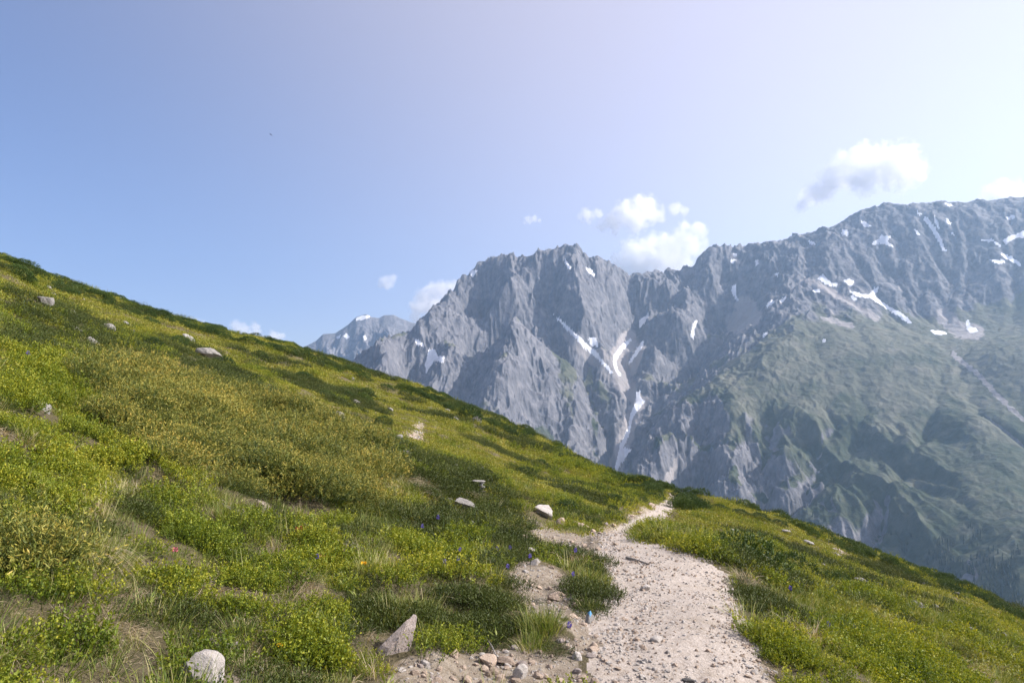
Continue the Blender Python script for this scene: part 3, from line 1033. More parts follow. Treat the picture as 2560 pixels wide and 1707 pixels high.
def make_turf(name, mat, rad=0.30, h=0.085, n_bl=90, n_lf=60):
    """A low mat of short grass and small leaves, for ground farther off."""
    g = Geo()
    p = disc(n_bl, rad)
    add_blades(g, np.concatenate([p, np.full((n_bl, 1), -0.02)], 1), np.concatenate([rng.normal(0, .45, (n_bl, 2)), np.ones((n_bl, 1))], 1), h * rng.uniform(0.5, 1.5, n_bl), 0.012, 0.4, np.clip(rng.normal(0.55, .22, n_bl), 0, 1), 2)
    p = disc(n_lf, rad)
    add_leaves(g, np.concatenate([p, (h * 0.6 * rng.uniform(0.1, 1, n_lf))[:, None]], 1), rng.normal(0, .8, (n_lf, 3)) + np.array([0, 0, .6]), rng.uniform(0.03, 0.05, n_lf), 0.022, np.clip(rng.normal(0.5, .22, n_lf), 0, 1))
    return g.mesh(name, mat)


def make_bush(name, mat, rad=0.45, h=0.4, n=420):
    """A rounded dwarf juniper or alpine rose, several tufts deep."""
    g = Geo()
    for k in range(n):
        a = rng.uniform(0, 2 * np.pi); zz = rng.uniform(0.02, 1.0)
        q = math.sqrt(max(0, 1 - zz ** 2.2)) * rng.uniform(0.82, 1.02)
        lump = 1 + 0.22 * math.sin(3 * a + 2.1 * zz * 3) * (0.4 + zz)
        c = np.array([rad * q * lump * math.cos(a), rad * q * lump * math.sin(a), h * zz * rng.uniform(0.85, 1.05)])
        ax = unit(np.array([c[0] / rad, c[1] / rad, 0.7 + zz]) + rng.normal(0, 0.3, 3))
        m = 7
        t = np.linspace(0, 1, m)
        ln = rng.uniform(0.04, 0.09)
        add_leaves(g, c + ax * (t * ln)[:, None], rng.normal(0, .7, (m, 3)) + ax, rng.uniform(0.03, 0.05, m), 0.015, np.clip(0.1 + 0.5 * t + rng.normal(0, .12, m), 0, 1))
    return g.mesh(name, mat)


def make_herb(name, mat, n=13):
    g = Geo()
    a = rng.uniform(0, 6.28, n); t = rng.uniform(0.1, 1, n)
    pos = np.stack([0.02 * np.cos(a), 0.02 * np.sin(a), 0.01 + 0.08 * t], 1)
    add_leaves(g, pos, np.stack([np.cos(a), np.sin(a), 0.25 + 0.9 * t], 1), rng.uniform(0.025, 0.045, n), rng.uniform(0.009, 0.016, n), np.clip(rng.normal(0.5, .2, n), 0, 1))
    return g.mesh(name, mat)


C = lambda *a: a
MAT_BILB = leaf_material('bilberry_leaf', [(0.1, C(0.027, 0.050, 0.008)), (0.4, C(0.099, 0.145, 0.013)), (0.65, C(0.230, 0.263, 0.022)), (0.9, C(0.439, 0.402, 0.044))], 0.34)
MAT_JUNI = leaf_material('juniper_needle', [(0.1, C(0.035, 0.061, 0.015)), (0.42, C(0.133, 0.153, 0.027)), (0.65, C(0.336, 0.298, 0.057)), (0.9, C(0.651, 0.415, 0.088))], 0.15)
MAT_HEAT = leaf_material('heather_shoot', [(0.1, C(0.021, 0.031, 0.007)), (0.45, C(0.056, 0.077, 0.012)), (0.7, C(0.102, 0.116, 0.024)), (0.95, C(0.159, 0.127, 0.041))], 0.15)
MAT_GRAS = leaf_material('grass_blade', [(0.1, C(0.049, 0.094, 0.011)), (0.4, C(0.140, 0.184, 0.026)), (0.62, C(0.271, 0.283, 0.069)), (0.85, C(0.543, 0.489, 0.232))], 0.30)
MAT_STRA = leaf_material('straw_blade', [(0.1, C(0.25, 0.19, 0.11)), (0.5, C(0.42, 0.34, 0.22)), (0.9, C(0.60, 0.52, 0.39))], 0.3)
MAT_TURF = leaf_material('turf_leaf', [(0.1, C(0.069, 0.093, 0.010)), (0.35, C(0.167, 0.186, 0.019)), (0.6, C(0.278, 0.275, 0.037)), (0.9, C(0.496, 0.398, 0.106))], 0.30)
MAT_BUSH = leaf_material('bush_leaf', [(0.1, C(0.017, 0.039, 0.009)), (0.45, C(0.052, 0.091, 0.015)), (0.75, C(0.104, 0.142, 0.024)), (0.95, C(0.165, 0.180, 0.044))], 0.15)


# ------------------------------------------------------------------ scattering
def instancer(name, protos, pts, rot, scl, label):
    """One stuff object: copies of a few small meshes on the given points."""
    n = len(pts)
    me = bpy.data.meshes.new(name)
    me.vertices.add(n); me.vertices.foreach_set('co', np.asarray(pts, np.float32).ravel())
    a = me.attributes.new('rot', 'FLOAT_VECTOR', 'POINT'); a.data.foreach_set('vector', np.asarray(rot, np.float32).ravel())
    a = me.attributes.new('scl', 'FLOAT', 'POINT'); a.data.foreach_set('value', np.asarray(scl, np.float32))
    a = me.attributes.new('pick', 'INT', 'POINT'); a.data.foreach_set('value', rng.integers(0, len(protos), n).astype(np.int32))
    o = link(name, me, None, kind='stuff', label=label)
    ng = bpy.data.node_groups.new(name + '_scatter', 'GeometryNodeTree')
    ng.interface.new_socket('Geometry', in_out='INPUT', socket_type='NodeSocketGeometry')
    ng.interface.new_socket('Geometry', in_out='OUTPUT', socket_type='NodeSocketGeometry')
    N = ng.nodes; L = ng.links
    gi = N.new('NodeGroupInput'); go = N.new('NodeGroupOutput')
    jn = N.new('GeometryNodeJoinGeometry')
    for k, pm in enumerate(protos):
        po = bpy.data.objects.new(pm.name + '_piece', pm)
        oi = N.new('GeometryNodeObjectInfo'); oi.inputs['Object'].default_value = po
        gti = N.new('GeometryNodeGeometryToInstance')
        L.new(oi.outputs['Geometry'], gti.inputs[0]); L.new(gti.outputs[0], jn.inputs[0])
    iop = N.new('GeometryNodeInstanceOnPoints')
    iop.inputs['Pick Instance'].default_value = True

    def named(nm, typ):
        nd = N.new('GeometryNodeInputNamedAttribute'); nd.data_type = typ
        nd.inputs['Name'].default_value = nm
        return nd.outputs['Attribute']
    L.new(gi.outputs[0], iop.inputs['Points']); L.new(jn.outputs[0], iop.inputs['Instance'])
    L.new(named('pick', 'INT'), iop.inputs['Instance Index'])
    L.new(named('rot', 'FLOAT_VECTOR'), iop.inputs['Rotation'])
    L.new(named('scl', 'FLOAT'), iop.inputs['Scale'])
    L.new(iop.outputs[0], go.inputs[0])
    md = o.modifiers.new('scatter', 'NODES'); md.node_group = ng
    return o


def poly_blur(u, v, polys, soft):
    m = np.zeros(u.shape)
    for du, dv in ((0, 0), (soft, 0), (-soft, 0), (0, soft * .6), (0, -soft * .6)):
        for p in polys:
            m = np.maximum(m, 0)
            m += 0.2 * in_poly(u + du, v + dv, p)
    return np.clip(m, 0, 1)


D = 2560 / 2352.0
def P(*pts): return [(a * D, b * D) for a, b in pts]


Z_JUNIPER = [P((190, 890), (330, 835), (520, 872), (700, 955), (880, 1045), (905, 1110), (830, 1185), (700, 1165), (560, 1135), (400, 1092), (250, 1010)),
             P((0, 1270), (70, 1230), (130, 1260), (90, 1330), (0, 1340))]
Z_HEATHER = [P((0, 670), (120, 700), (330, 790), (560, 880), (840, 985), (1000, 1060), (1130, 1090), (1205, 1200), (1200, 1260), (1120, 1220), (960, 1130), (820, 1040), (600, 930), (420, 850), (160, 800), (0, 800)),
             P((950, 1180), (1100, 1160), (1180, 1240), (1250, 1330), (1250, 1430), (1160, 1500), (1010, 1490), (930, 1400), (960, 1300)),
             P((1230, 1230), (1330, 1240), (1390, 1290), (1380, 1320), (1290, 1310)), P((1290, 1320), (1380, 1360), (1415, 1420), (1350, 1425), (1290, 1370)),
             P((780, 1390), (900, 1400), (890, 1500), (770, 1510)), P((1690, 1320), (1760, 1350), (1820, 1440), (1760, 1450), (1700, 1380)),
             P((560, 1140), (680, 1180), (660, 1260), (600, 1250))]
Z_BILBERRY = [P((0, 800), (130, 830), (260, 960), (290, 1100), (200, 1200), (0, 1240)), P((320, 1170), (500, 1180), (520, 1260), (330, 1270)), P((560, 1200), (830, 1240), (800, 1330), (580, 1330)),
              P((0, 1480), (190, 1470), (400, 1500), (420, 1568), (0, 1600)), P((450, 1470), (760, 1470), (760, 1568), (470, 1568)), P((350, 1330), (620, 1340), (600, 1420), (360, 1410)),
              P((1800, 1470), (2000, 1440), (2150, 1500), (2250, 1600), (1850, 1620)), P((900, 1240), (1100, 1230), (1130, 1330), (960, 1340)), P((820, 1420), (960, 1440), (960, 1600), (820, 1600)),
              P((0, 1250), (150, 1300), (200, 1380), (0, 1400)), P((1290, 1000), (1500, 1120), (1420, 1180), (1240, 1080))]
Z_STRAW = [P((150, 1140), (240, 1130), (300, 1280), (260, 1380), (170, 1330)), P((150, 1400), (330, 1360), (460, 1330), (500, 1370), (300, 1440), (170, 1480)), P((860, 1070), (960, 1090), (1000, 1200), (900, 1190)),
           P((500, 1480), (620, 1400), (680, 1450), (560, 1568), (480, 1560)), P((1080, 1500), (1250, 1490), (1300, 1540), (1200, 1560)), P((240, 1080), (400, 1090), (440, 1130), (260, 1130)), P((1360, 1420), (1400, 1560), (1300, 1568), (1280, 1480))]
Z_BARE = BARE + [PATH_POLY]


def scatter_points(n, r0, r1, a0=-40, a1=40):
    th = rng.uniform(R(a0), R(a1), n)
    r = np.sqrt(rng.uniform(r0 * r0, r1 * r1, n))
    x = r * np.sin(th); y = r * np.cos(th)
    z = zhill(x, y)
    u, v = pix(x, y, z)
    return x, y, z, u, v, r


def slope_rot(x, y, amount=0.6):
    e = 0.15
    z0 = zhill(x, y, False); zx = (zhill(x + e, y, False) - z0) / e; zy = (zhill(x, y + e, False) - z0) / e
    rx = np.arctan(zy) * amount; ry = -np.arctan(zx) * amount
    return np.stack([rx, ry, rng.uniform(0, 2 * np.pi, len(x))], 1)
    # note: euler XYZ applies the spin first, so the tilt stays with the slope


def place(name, protos, sel, scl, label, sink=0.0, amount=0.6):
    x, y, z = sel
    rot = np.stack([rng.normal(0, .08, len(x)), rng.normal(0, .08, len(x)), rng.uniform(0, 2 * np.pi, len(x))], 1)
    e = 0.15
    z0 = zhill(x, y, False); zx = (zhill(x + e, y, False) - z0) / e; zy = (zhill(x, y + e, False) - z0) / e
    nrm = unit(np.stack([-zx * amount, -zy * amount, np.ones(len(x))], 1))
    # tilt towards the slope: rotation that takes +z to nrm after a spin
    spin = rot[:, 2]
    ry = np.arcsin(np.clip(nrm[:, 0], -1, 1)); rx = -np.arctan2(nrm[:, 1], nrm[:, 2])
    cs, sn = np.cos(spin), np.sin(spin)
    # matrix = Rx(rx) Ry(ry) Rz(spin); convert to XYZ euler (Rz Ry Rx order)
    crx, srx, cry, sry = np.cos(rx), np.sin(rx), np.cos(ry), np.sin(ry)
    M00 = cry * cs; M10 = srx * sry * cs + crx * sn; M20 = -crx * sry * cs + srx * sn
    M21 = crx * sry * sn + srx * cs; M22 = crx * cry
    e0 = np.arctan2(M21, M22); e1 = -np.arcsin(np.clip(M20, -1, 1)); e2 = np.arctan2(M10, M00)
    return instancer(name, protos, np.stack([x, y, z - sink], 1), np.stack([e0, e1, e2], 1), scl, label)


def zones(x, y, u, v, r):
    s = 10
    j = fbm(x / 0.9, y / 0.9, 3, 301) * 26
    k = fbm(x / 0.9, y / 0.9, 3, 302) * 20
    uu = u + j; vv = v + k
    # plants rooted just in front of the bare bank would hide it, so they thin out there
    Zb = np.maximum(poly_blur(u + 0.35 * j, v + 0.25 * k, Z_BARE, 5), 0.8 * poly_blur(u + 0.35 * j, v + 0.25 * k - 150 / np.maximum(r, 3), BARE[:5] + BARE[10:11], 4))
    Zj = poly_blur(uu, vv, Z_JUNIPER, s); Zh = poly_blur(uu, vv, Z_HEATHER, s)
    Zl = poly_blur(uu, vv, Z_BILBERRY, s); Zs = poly_blur(uu, vv, Z_STRAW, s)
    return Zb, Zj, Zh, Zl, Zs


def ground_at(u, v):
    """The nearest point of the hillside seen at a pixel."""
    az, el = az_el(u, v)
    r = np.exp(np.linspace(math.log(1.6), math.log(76), 1400))
    x = r * math.sin(az); y = r * math.cos(az)
    z = zhill(x, y)
    k = np.nonzero(z / r >= el)[0]
    i = k[0] if len(k) else int(np.argmax(z / r))
    return x[i], y[i], z[i], r[i]


# ground kept open in front of the stones that the photograph shows clear of plants
CLEAR = []
for (u, v, w, h) in ((505,1683,104,74), (992,1585,90,120), (1163,1262,60,30), (1355,1277,62,38), (517,886,70,30), (467,845,42,16), (107,753,44,24), (191,826,30,12), (272,820,40,14), (842,1039,42,18), (1188,1050,34,26), (1396,1491,54,26),
                     (1203,1218,36,36), (1919,1406,60,22), (1183,1314,24,26), (103,1014,56,14), (2300,1520,34,15), (2241,1588,30,16), (2156,1453,38,12), (1474,1544,28,36), (1121,1255,24,10), (230,855,34,14), (178,782,20,10), (2491,1581,18,12), (2510,1594,18,12), (1404,1309,30,20), (1142,1300,22,10), (880,1564,20,18)):
    gxp, gyp, gzp, grp = ground_at(u, v + 0.4 * h)
    CLEAR.append((u, v, w, h, 0.085 * FPX / grp, grp))


def keep_clear(u, v, r):
    m = np.zeros(u.shape, bool)
    for (uc, vc, w, h, dn, rg) in CLEAR:
        m |= (np.abs(u - uc) < 0.52 * w) & (v > vc - 0.1 * h) & (v < vc + 0.5 * h + dn) & (r < rg + 0.6)
    return m


herb = [make_herb('herb', MAT_GRAS) for _ in range(3)]
litt = [make_grass('litter', MAT_STRA, n=46, rad=0.13, h=0.085, wid=0.0035, droop=0.55, lean=2.2, segs=2) for _ in range(3)]
bilb = [make_bilberry('bilberry', MAT_BILB) for _ in range(4)]
juni = [make_juniper('juniper_sprig', MAT_JUNI) for _ in range(4)]
heat = [make_heather('heather_tuft', MAT_HEAT) for _ in range(4)]
gras = [make_grass('grass_tuft', MAT_GRAS, h=hh) for hh in (0.13, 0.18, 0.22, 0.15)]
stra = [make_grass('straw_tuft', MAT_STRA, n=36, h=0.2, droop=0.7, lean=0.9) for _ in range(3)]
turf = [make_turf('turf_tuft', MAT_TURF) for _ in range(4)]
bush = [make_bush('bush', MAT_BUSH) for _ in range(4)]

pool = {'herb': [], 'litt': [], 'bilb': [], 'juni': [], 'heat': [], 'gras': [], 'stra': [], 'turf': [], 'bush': []}


def take(kind, x, y, z, w, scale, lo=0.75, hi=1.3):
    uu_, vv_ = pix(x, y, z)
    ok = (rng.uniform(0, 1, len(x)) < w) & ~keep_clear(uu_, vv_, np.hypot(x, y))
    s = (scale * np.ones(len(x)))[ok] * rng.uniform(lo, hi, ok.sum())
    pool[kind].append(np.stack([x[ok], y[ok], z[ok], s], 1))


# near ground, 2 to 18 m
for (r0, r1, dens, sc) in ((1.8, 6.0, 300, 0.80), (6.0, 11.0, 170, 0.95), (11.0, 18.0, 80, 1.25)):
    n = int(dens * (R(80) / 2) * (r1 * r1 - r0 * r0))
    for q, kind in enumerate(('bilb', 'juni', 'heat', 'gras', 'stra', 'litt', 'herb')):
        x, y, z, u, v, r = scatter_points(n, r0, r1)
        Zb, Zj, Zh, Zl, Zs = zones(x, y, u, v, r)
        nz = fbm(x / 0.95, y / 0.95, 3, 400 + 13 * q)
        clump = fbm(x / 0.42, y / 0.42, 2, 500 + 7 * q)
        cl = smooth(-0.25, 0.15, clump)
        free = 1 - Zb
        gap = smooth(-0.40, -0.22, fbm(x / 0.55, y / 0.55, 3, 555))
        if kind == 'bilb': w = (0.42 * smooth(0.02, 0.22, nz) + 0.62 * Zl * cl) * (1 - Zj * 0.86) * (1 - 0.75 * Zh) * (1 - 0.7 * Zs) * gap
        if kind == 'juni': w = 0.95 * Zj * (0.35 + 0.65 * cl)
        if kind == 'heat': w = (0.42 * smooth(0.0, 0.25, nz) + 0.70 * Zh * (0.3 + 0.7 * cl)) * (1 - Zj * .7) * (1 - .5 * Zl) * gap
        if kind == 'gras': w = 0.75 * (0.15 + smooth(-0.12, 0.2, nz)) * (1 - 0.93 * Zj) * (1 - 0.5 * Zh) * (1 - 0.5 * Zl) * (0.5 + 0.5 * gap)
        if kind == 'stra': w = (0.20 * smooth(0.0, 0.3, nz) + 0.42 * Zs * cl + 0.20 * (1 - gap)) * (1 - Zj * .85)
        if kind == 'herb': w = 0.16 * smooth(-0.1, 0.25, nz) * (1 - 0.9 * Zj) * (1 - 0.5 * Zh)
        if kind == 'litt': w = 0.26 + 0.7 * (1 - gap) + 0.4 * Zs
        size = sc * (0.50 + 0.85 * smooth(-0.25, 0.35, clump)) * (1.15 if kind == 'juni' else 1)
        if kind == 'juni': z = z + 0.20 * smooth(-0.2, 0.35, fbm(x / 0.7, y / 0.7, 2, 577)) - 0.03
        take(kind, x, y, z, w * free + 0.012 * (Zb > 0.5) * (Zb < 1) * (kind == 'gras'), size, 0.8, 1.25)
# the slope farther off: low turf with heather and leafy patches
for (r0, r1, dens, sc) in ((9.0, 20.0, 34, 0.85), (20.0, 38.0, 18, 1.1), (38.0, 75.0, 6, 1.8)):
    n = int(dens * (R(80) / 2) * (r1 * r1 - r0 * r0))
    x, y, z, u, v, r = scatter_points(n, r0, r1)
    Zb, Zj, Zh, Zl, Zs = zones(x, y, u, v, r)
    nz = fbm(x / 3.2, y / 3.2, 4, 611); n2 = fbm(x / 5.5, y / 5.5, 4, 612)
    free = (1 - Zb) * (1 - .8 * Zj)
    hide = np.zeros(u.shape)
    for du_, dv_ in ((-6, -12), (0, -7), (0, -16), (-10, -20), (-4, -4)):
        hide = np.maximum(hide, in_poly(u + du_, v + dv_, PATH_POLY) * 1.0)
    dark = np.maximum(smooth(0.12, 0.30, n2), 0.85 * Zh * (r < 30))
    take('turf', x, y, z, 0.95 * (1 - 0.75 * dark) * free * (1 - 0.88 * hide), sc)
    take('heat', x, y, z, 0.85 * dark * free * (1 - hide), sc * 2.0)
    take('bilb', x, y, z, (0.10 * smooth(0.0, 0.25, nz) + 0.4 * Zl) * free * (1 - hide), sc * 1.6)
    take('gras', x, y, z, 0.16 * free * (1 - hide) * (r < 38), sc * 0.9)
    # taller dark growth along the crest of the hill
    su = np.interp(u, [p[0] for p in SKYN], [p[1] for p in SKYN])
    near_sky = smooth(34, 6, v - su) * (r > 28)
    big = smooth(-0.02, 0.14, fbm(x / 4.2, y / 4.2, 3, 633))
    take('bush', x, y, z, (0.32 * near_sky * big + 0.012 * smooth(0.15, 0.3, n2)) * free * (15 / max(dens, 6)) * 0.8, 0.85, 0.55, 1.25)

NAMES = {'herb': ('leafy_undergrowth', herb, 'broad leaved green herbs growing among the grass of the near slope'),
         'litt': ('dead_grass_litter', litt, 'flat mat of dead straw and stalks between the living plants'),
         'bilb': ('bilberry_shrubs', bilb, 'bright yellow green bilberry leaves covering the hillside in clumps'),
         'juni': ('juniper_foliage', juni, 'olive juniper mat with yellowish needle tips spreading over the near slope'),
         'heat': ('heather_foliage', heat, 'dark green and brown heather cushions between the grass'),
         'gras': ('grass', gras, 'green alpine grass growing all over the near slope'),
         'stra': ('dry_grass', stra, 'pale dry straw grass lying among green plants'),
         'turf': ('turf_grass', turf, 'short light green turf on the slope farther up and beyond the trail'),
         'bush': ('crest_shrubbery', bush, 'dark low shrubs along the crest of the grassy hill')}
for k, (nm, protos, lab) in NAMES.items():
    a = np.concatenate(pool[k])
    print('scatter', nm, len(a))
    place(nm, protos, (a[:, 0], a[:, 1], a[:, 2]), a[:, 3], lab, sink=0.01, amount=0.5)
# ------------------------------------------------------------------ stones
def rock_material(name, a, b, c_, spots=0.35):
    m = NT(name)
    co = m.coord()
    oi = m.add('ShaderNodeObjectInfo').outputs['Random']
    n = m.noise(14, 6, 0.65, co); n2 = m.noise(60, 4, 0.7, co); n3 = m.noise(5, 4, 0.6, co)
    col = m.ramp(n, [(0.3, a), (0.5, b), (0.7, c_)])
    col = m.mix(m.rng(n2, 0.55, 0.7, 0.0, spots), col, (0.10, 0.095, 0.085))
    col = m.mix(m.rng(n3, 0.55, 0.7, 0.0, 0.4), col, c_)
    k = m.rng(oi, 0, 1, 0.8, 1.15)
    sc = m.add('ShaderNodeVectorMath', operation='SCALE'); m.l(col, sc.inputs[0]); m.l(k, sc.inputs['Scale'])
    m.color(sc.outputs[0])
    m.bump(m.math('ADD', n, m.math('MULTIPLY', n2, 0.4)), 0.7, 0.02)
    return m.mat


MAT_GREY = rock_material('grey_stone', (0.14, 0.13, 0.118), (0.24, 0.225, 0.205), (0.37, 0.35, 0.32))
MAT_TAN = rock_material('tan_stone', (0.27, 0.19, 0.13), (0.43, 0.33, 0.25), (0.58, 0.49, 0.41), 0.2)
MAT_PALE = rock_material('pale_stone', (0.33, 0.295, 0.26), (0.46, 0.42, 0.38), (0.58, 0.53, 0.48), 0.05)
MAT_DARKS = rock_material('dark_stone', (0.05, 0.05, 0.05), (0.10, 0.095, 0.09), (0.17, 0.16, 0.15))


def rock_mesh(name, mat, seed, sub=3, planes=14, rough=0.055, lo=0.5):
    """A broken stone: a ball cut by random planes, then roughened."""
    rg = np.random.default_rng(seed)
    bm = bmesh.new(); bmesh.ops.create_icosphere(bm, subdivisions=sub, radius=1.0)
    d = np.array([v.co[:] for v in bm.verts]); d = unit(d)
    n = unit(rg.normal(size=(planes, 3))); h = rg.uniform(lo, 1.0, planes)
    dn = d @ n.T
    rad = np.where(dn > 0.05, h / np.maximum(dn, 0.05), 9).min(1)
    rad = np.minimum(rad, 1.15)
    q = d * rad[:, None]
    f = fbm(q[:, 0] * 2.2 + seed, q[:, 1] * 2.2 + q[:, 2] * 1.7, 4, seed % 97)
    q = q * (1 + rough * 2 * f)[:, None]
    q = q / np.abs(q).max(0)
    for v, c in zip(bm.verts, q):
        v.co = c
    me = bpy.data.meshes.new(name); bm.to_mesh(me); bm.free()
    me.materials.append(mat)
    return me


def tilt_at(x, y):
    e = 0.3
    z0 = float(zhill(x, y, False))
    return (float(zhill(x + e, y, False)) - z0) / e, (float(zhill(x, y + e, False)) - z0) / e


def stone(u, v, w, h, mat, label=None, group=None, flat=0.8, up=0.35, sub=3, planes=14, seed=None, name='stone', parent=None, tilt=None):
    x, y, z, r = ground_at(u, v + h * 0.35)
    hw = 0.5 * w * r / FPX; hh = 0.62 * h * r / FPX
    sd = seed if seed is not None else int(u * 7 + v * 13)
    o = link(name, rock_mesh(name, mat, sd, sub, planes), None, label=label, cat='stone', group=group)
    sx, sy = tilt_at(x, y)
    rr = random.Random(sd)
    o.scale = (hw, hw * rr.uniform(0.65, 1.0), max(hh, hw * 0.16))
    o.rotation_euler = (0.4 * math.atan(sy), -1.1 * math.atan(sx) if tilt is None else tilt, rr.uniform(-0.35, 0.35))
    o.location = (x, y + o.scale[1] * 0.3, z + hh * up + (0.035 if r > 12 and name == 'stone' else 0))
    return o


MAT_PINK = rock_material('pinkish_stone', (0.21, 0.165, 0.14), (0.33, 0.275, 0.245), (0.47, 0.41, 0.37), 0.3)
G, T, W, K, N = MAT_GREY, MAT_TAN, MAT_PALE, MAT_DARKS, MAT_PINK
BIG = [
    (505,1690,124,96,W,'big white boulder at the foot of the slope, half sunk in bilberry'),
    (992,1585,84,120,N,'big slanted pinkish grey rock jutting from the bank among dark shrubs'),
    (1163,1262,56,28,G,'rounded pale grey boulder just below the small slab stack'),
    (1355,1277,60,32,W,'pale tilted slab rock on the bank above the trail bend'),
    (517,886,68,30,G,'large grey slab lying on the upper slope near the skyline'),
    (467,845,40,16,G,'flat grey stone beside a dark shrub, just above the large slab'),
    (107,753,42,24,G,'pale leaning stone high up the hill, the biggest of the high stones'),
    (191,826,28,12,G,'small flat white stone below the leaning pale stone'),
    (272,820,38,14,G,'long thin white stone lying slanted on the upper turf'),
    (230,855,34,14,G,'broken grey stone half hidden in dark heather high on the slope'),
    (178,782,20,10,G,'small white stone just downhill of the pale leaning stone'),
    (842,1039,40,17,G,'ragged grey stone above the olive juniper mat'),
    (1188,1050,32,24,G,'angular grey rock beside the dark shrub on the skyline'),
    (1140,1049,20,12,G,'little white stone close to the skyline shrub and rock'),
    (1396,1491,54,26,T,'flat tan block lying on the soil strip beside the trail'),
    (1300,1679,40,46,W,'white upright stone in the rubble at the bottom bank'),
    (1217,1648,52,26,T,'wide tan rubble stone next to the grey stick'),
    (1266,1655,46,22,T,'tan rubble stone touching the white upright stone'),
    (1132,1634,28,24,T,'brown corner stone at the start of the rubble bank'),
    (1304,1346,34,22,T,'round tan stone in the soil just below the shrub edge'),
    (1326,1378,24,18,W,'upper of two pale round stones in the soil strip'),
    (1337,1405,24,20,W,'lower of two pale round stones in the soil strip'),
    (1404,1309,30,20,T,'tan stone beside the tilted slab at the trail bend'),
    (1183,1314,22,26,G,'grey pointed stone in the heather below the rounded boulder'),
    (1142,1300,22,10,G,'thin grey stone in grass uphill of the pointed stone'),
    (1446,1640,30,24,W,'clean white stone at the grassy trail edge'),
    (1481,1622,40,20,T,'long tan stone at the trail edge, near the clean white stone'),
    (1919,1406,56,18,G,'long pale slab stuck in the turf beside the round dark shrub'),
    (2300,1520,34,15,G,'biggest rounded stone out on the green spur slope'),
    (2241,1588,30,16,G,'white broken stone low on the green spur slope'),
    (2491,1581,18,12,K,'upper of the two small dark stones far out on the spur'),
    (2510,1594,18,12,K,'lower of the two small dark stones far out on the spur'),
    (2156,1453,38,12,G,'pale bare rock slab below the short side track'),
    (1642,1598,36,14,W,'flat white stone set in the trail gravel'),
    (1613,1469,26,18,W,'pale lump of rock in the trail surface'),
    (1721,1702,34,12,K,'dark low stone at the very near end of the trail'),
    (1629,1267,24,14,T,'tan stone on the bank where the trail meets the crest'),
    (1019,1137,28,11,G,'flat grey stone on the slope below the bare soil patch'),
    (998,1096,24,18,G,'grey stone tucked under the bare soil patch'),
    (103,1014,54,13,G,'flat pale slab sunk among leafy bilberry clumps'),
]
for u, v, w, h, m, lab in BIG:
    tall = h > w
    stone(u, v, w, h, m, lab, sub=4 if w > 40 else 3, planes=10, up=0.30 if not tall else 0.2, tilt=(0.6 if w > 60 else 0.15) if tall else None)

# small stones that nothing tells apart, by the patch of ground they lie on
SMALL = {
    'small pale stone among turf on the upper hillside': (G, [(122,722,18,8),(268,807,10,5),(314,809,16,7),(333,831,10,6),(132,738,10,6),(174,762,8,5),(209,751,7,4),(377,798,8,5),(767,947,10,6),(882,948,11,9),(887,1004,25,7),(974,1026,18,9),(1074,1021,15,8),(1119,1026,18,10),(1053,1160,22,10),(1136,1169,18,10),(964,1121,15,9),(1208,1173,12,6),(1168,1155,10,5),(938,1035,7,6),(947,1081,12,5),(1121,1255,22,10),(1419,1213,8,6),(1565,1212,14,7),(1620,1227,8,6)]),
    'small light stone on the green spur slope': (G, [(1836,1361,24,6),(1969,1331,25,7),(2023,1359,28,8),(1991,1385,13,6),(1980,1412,10,5),(1915,1434,22,7),(2054,1440,18,8),(2196,1465,20,12),(2340,1521,22,7),(2053,1516,14,10),(2088,1544,20,8),(2158,1529,16,6),(2180,1542,25,7),(2363,1535,15,7),(2374,1560,15,6),(2370,1570,14,6),(2431,1579,12,7),(2395,1486,14,5),(2487,1510,20,5),(2311,1461,11,7),(2171,1497,7,4),(2244,1425,20,5),(1752,1256,16,4),(1757,1282,6,4),(1926,1350,12,5),(1833,1328,9,5),(2120,1470,12,6),(2260,1480,8,5),(2140,1570,10,6),(2010,1452,9,5),(1940,1440,14,6),(2060,1416,12,6),(2083,1470,8,5),(2205,1530,9,5),(2265,1548,8,5)]),
    'small tan stone in the rubble of the bottom bank': (T, [(1290,1700,30,18),(1098,1673,16,14),(1240,1681,22,14),(1220,1682,20,22),(1167,1700,24,16),(1094,1702,24,16),(1190,1660,16,10),(1255,1690,20,12),(1330,1655,22,12),(1345,1690,26,14),(1280,1640,14,10),(1160,1668,14,9),(1205,1705,16,10),(1060,1690,18,10),(1375,1665,18,10),(1400,1700,22,12),(1230,1630,14,8),(1310,1630,12,8),(1070,1650,12,8),(1140,1655,12,8),(1265,1672,14,8),(1350,1630,14,8),(1130,1695,14,8)]),
    'small stone in the bare soil strip beside the trail': (T, [(1347,1469,18,8),(1262,1394,12,9),(1431,1540,30,12),(1540,1360,14,7),(1461,1321,40,11),(1482,1327,18,9),(1440,1312,16,8),(1400,1440,18,9),(1380,1420,14,8),(1420,1462,14,8),(1376,1470,16,9),(1410,1520,18,9),(1440,1500,14,8),(1460,1560,18,9),(1390,1545,12,7),(1350,1345,14,7),(1385,1345,12,6),(1430,1355,14,7),(1470,1372,14,7),(1372,1505,16,8),(1500,1332,12,6),(1425,1570,14,8),(1490,1590,16,8),(1440,1600,12,7),(1565,1300,12,6),(1600,1284,12,7),(1580,1292,10,6),(1535,1316,14,7)]),
    'small weathered stone in the grassy near slope': (W, [(880,1564,18,16),(547,1635,11,8),(591,1608,11,9),(650,1671,20,14),(402,1673,11,9),(482,1647,8,8),(1051,1370,12,6),(980,1414,18,8),(668,1560,12,8),(700,1540,10,8),(1110,1320,10,6)]),
}
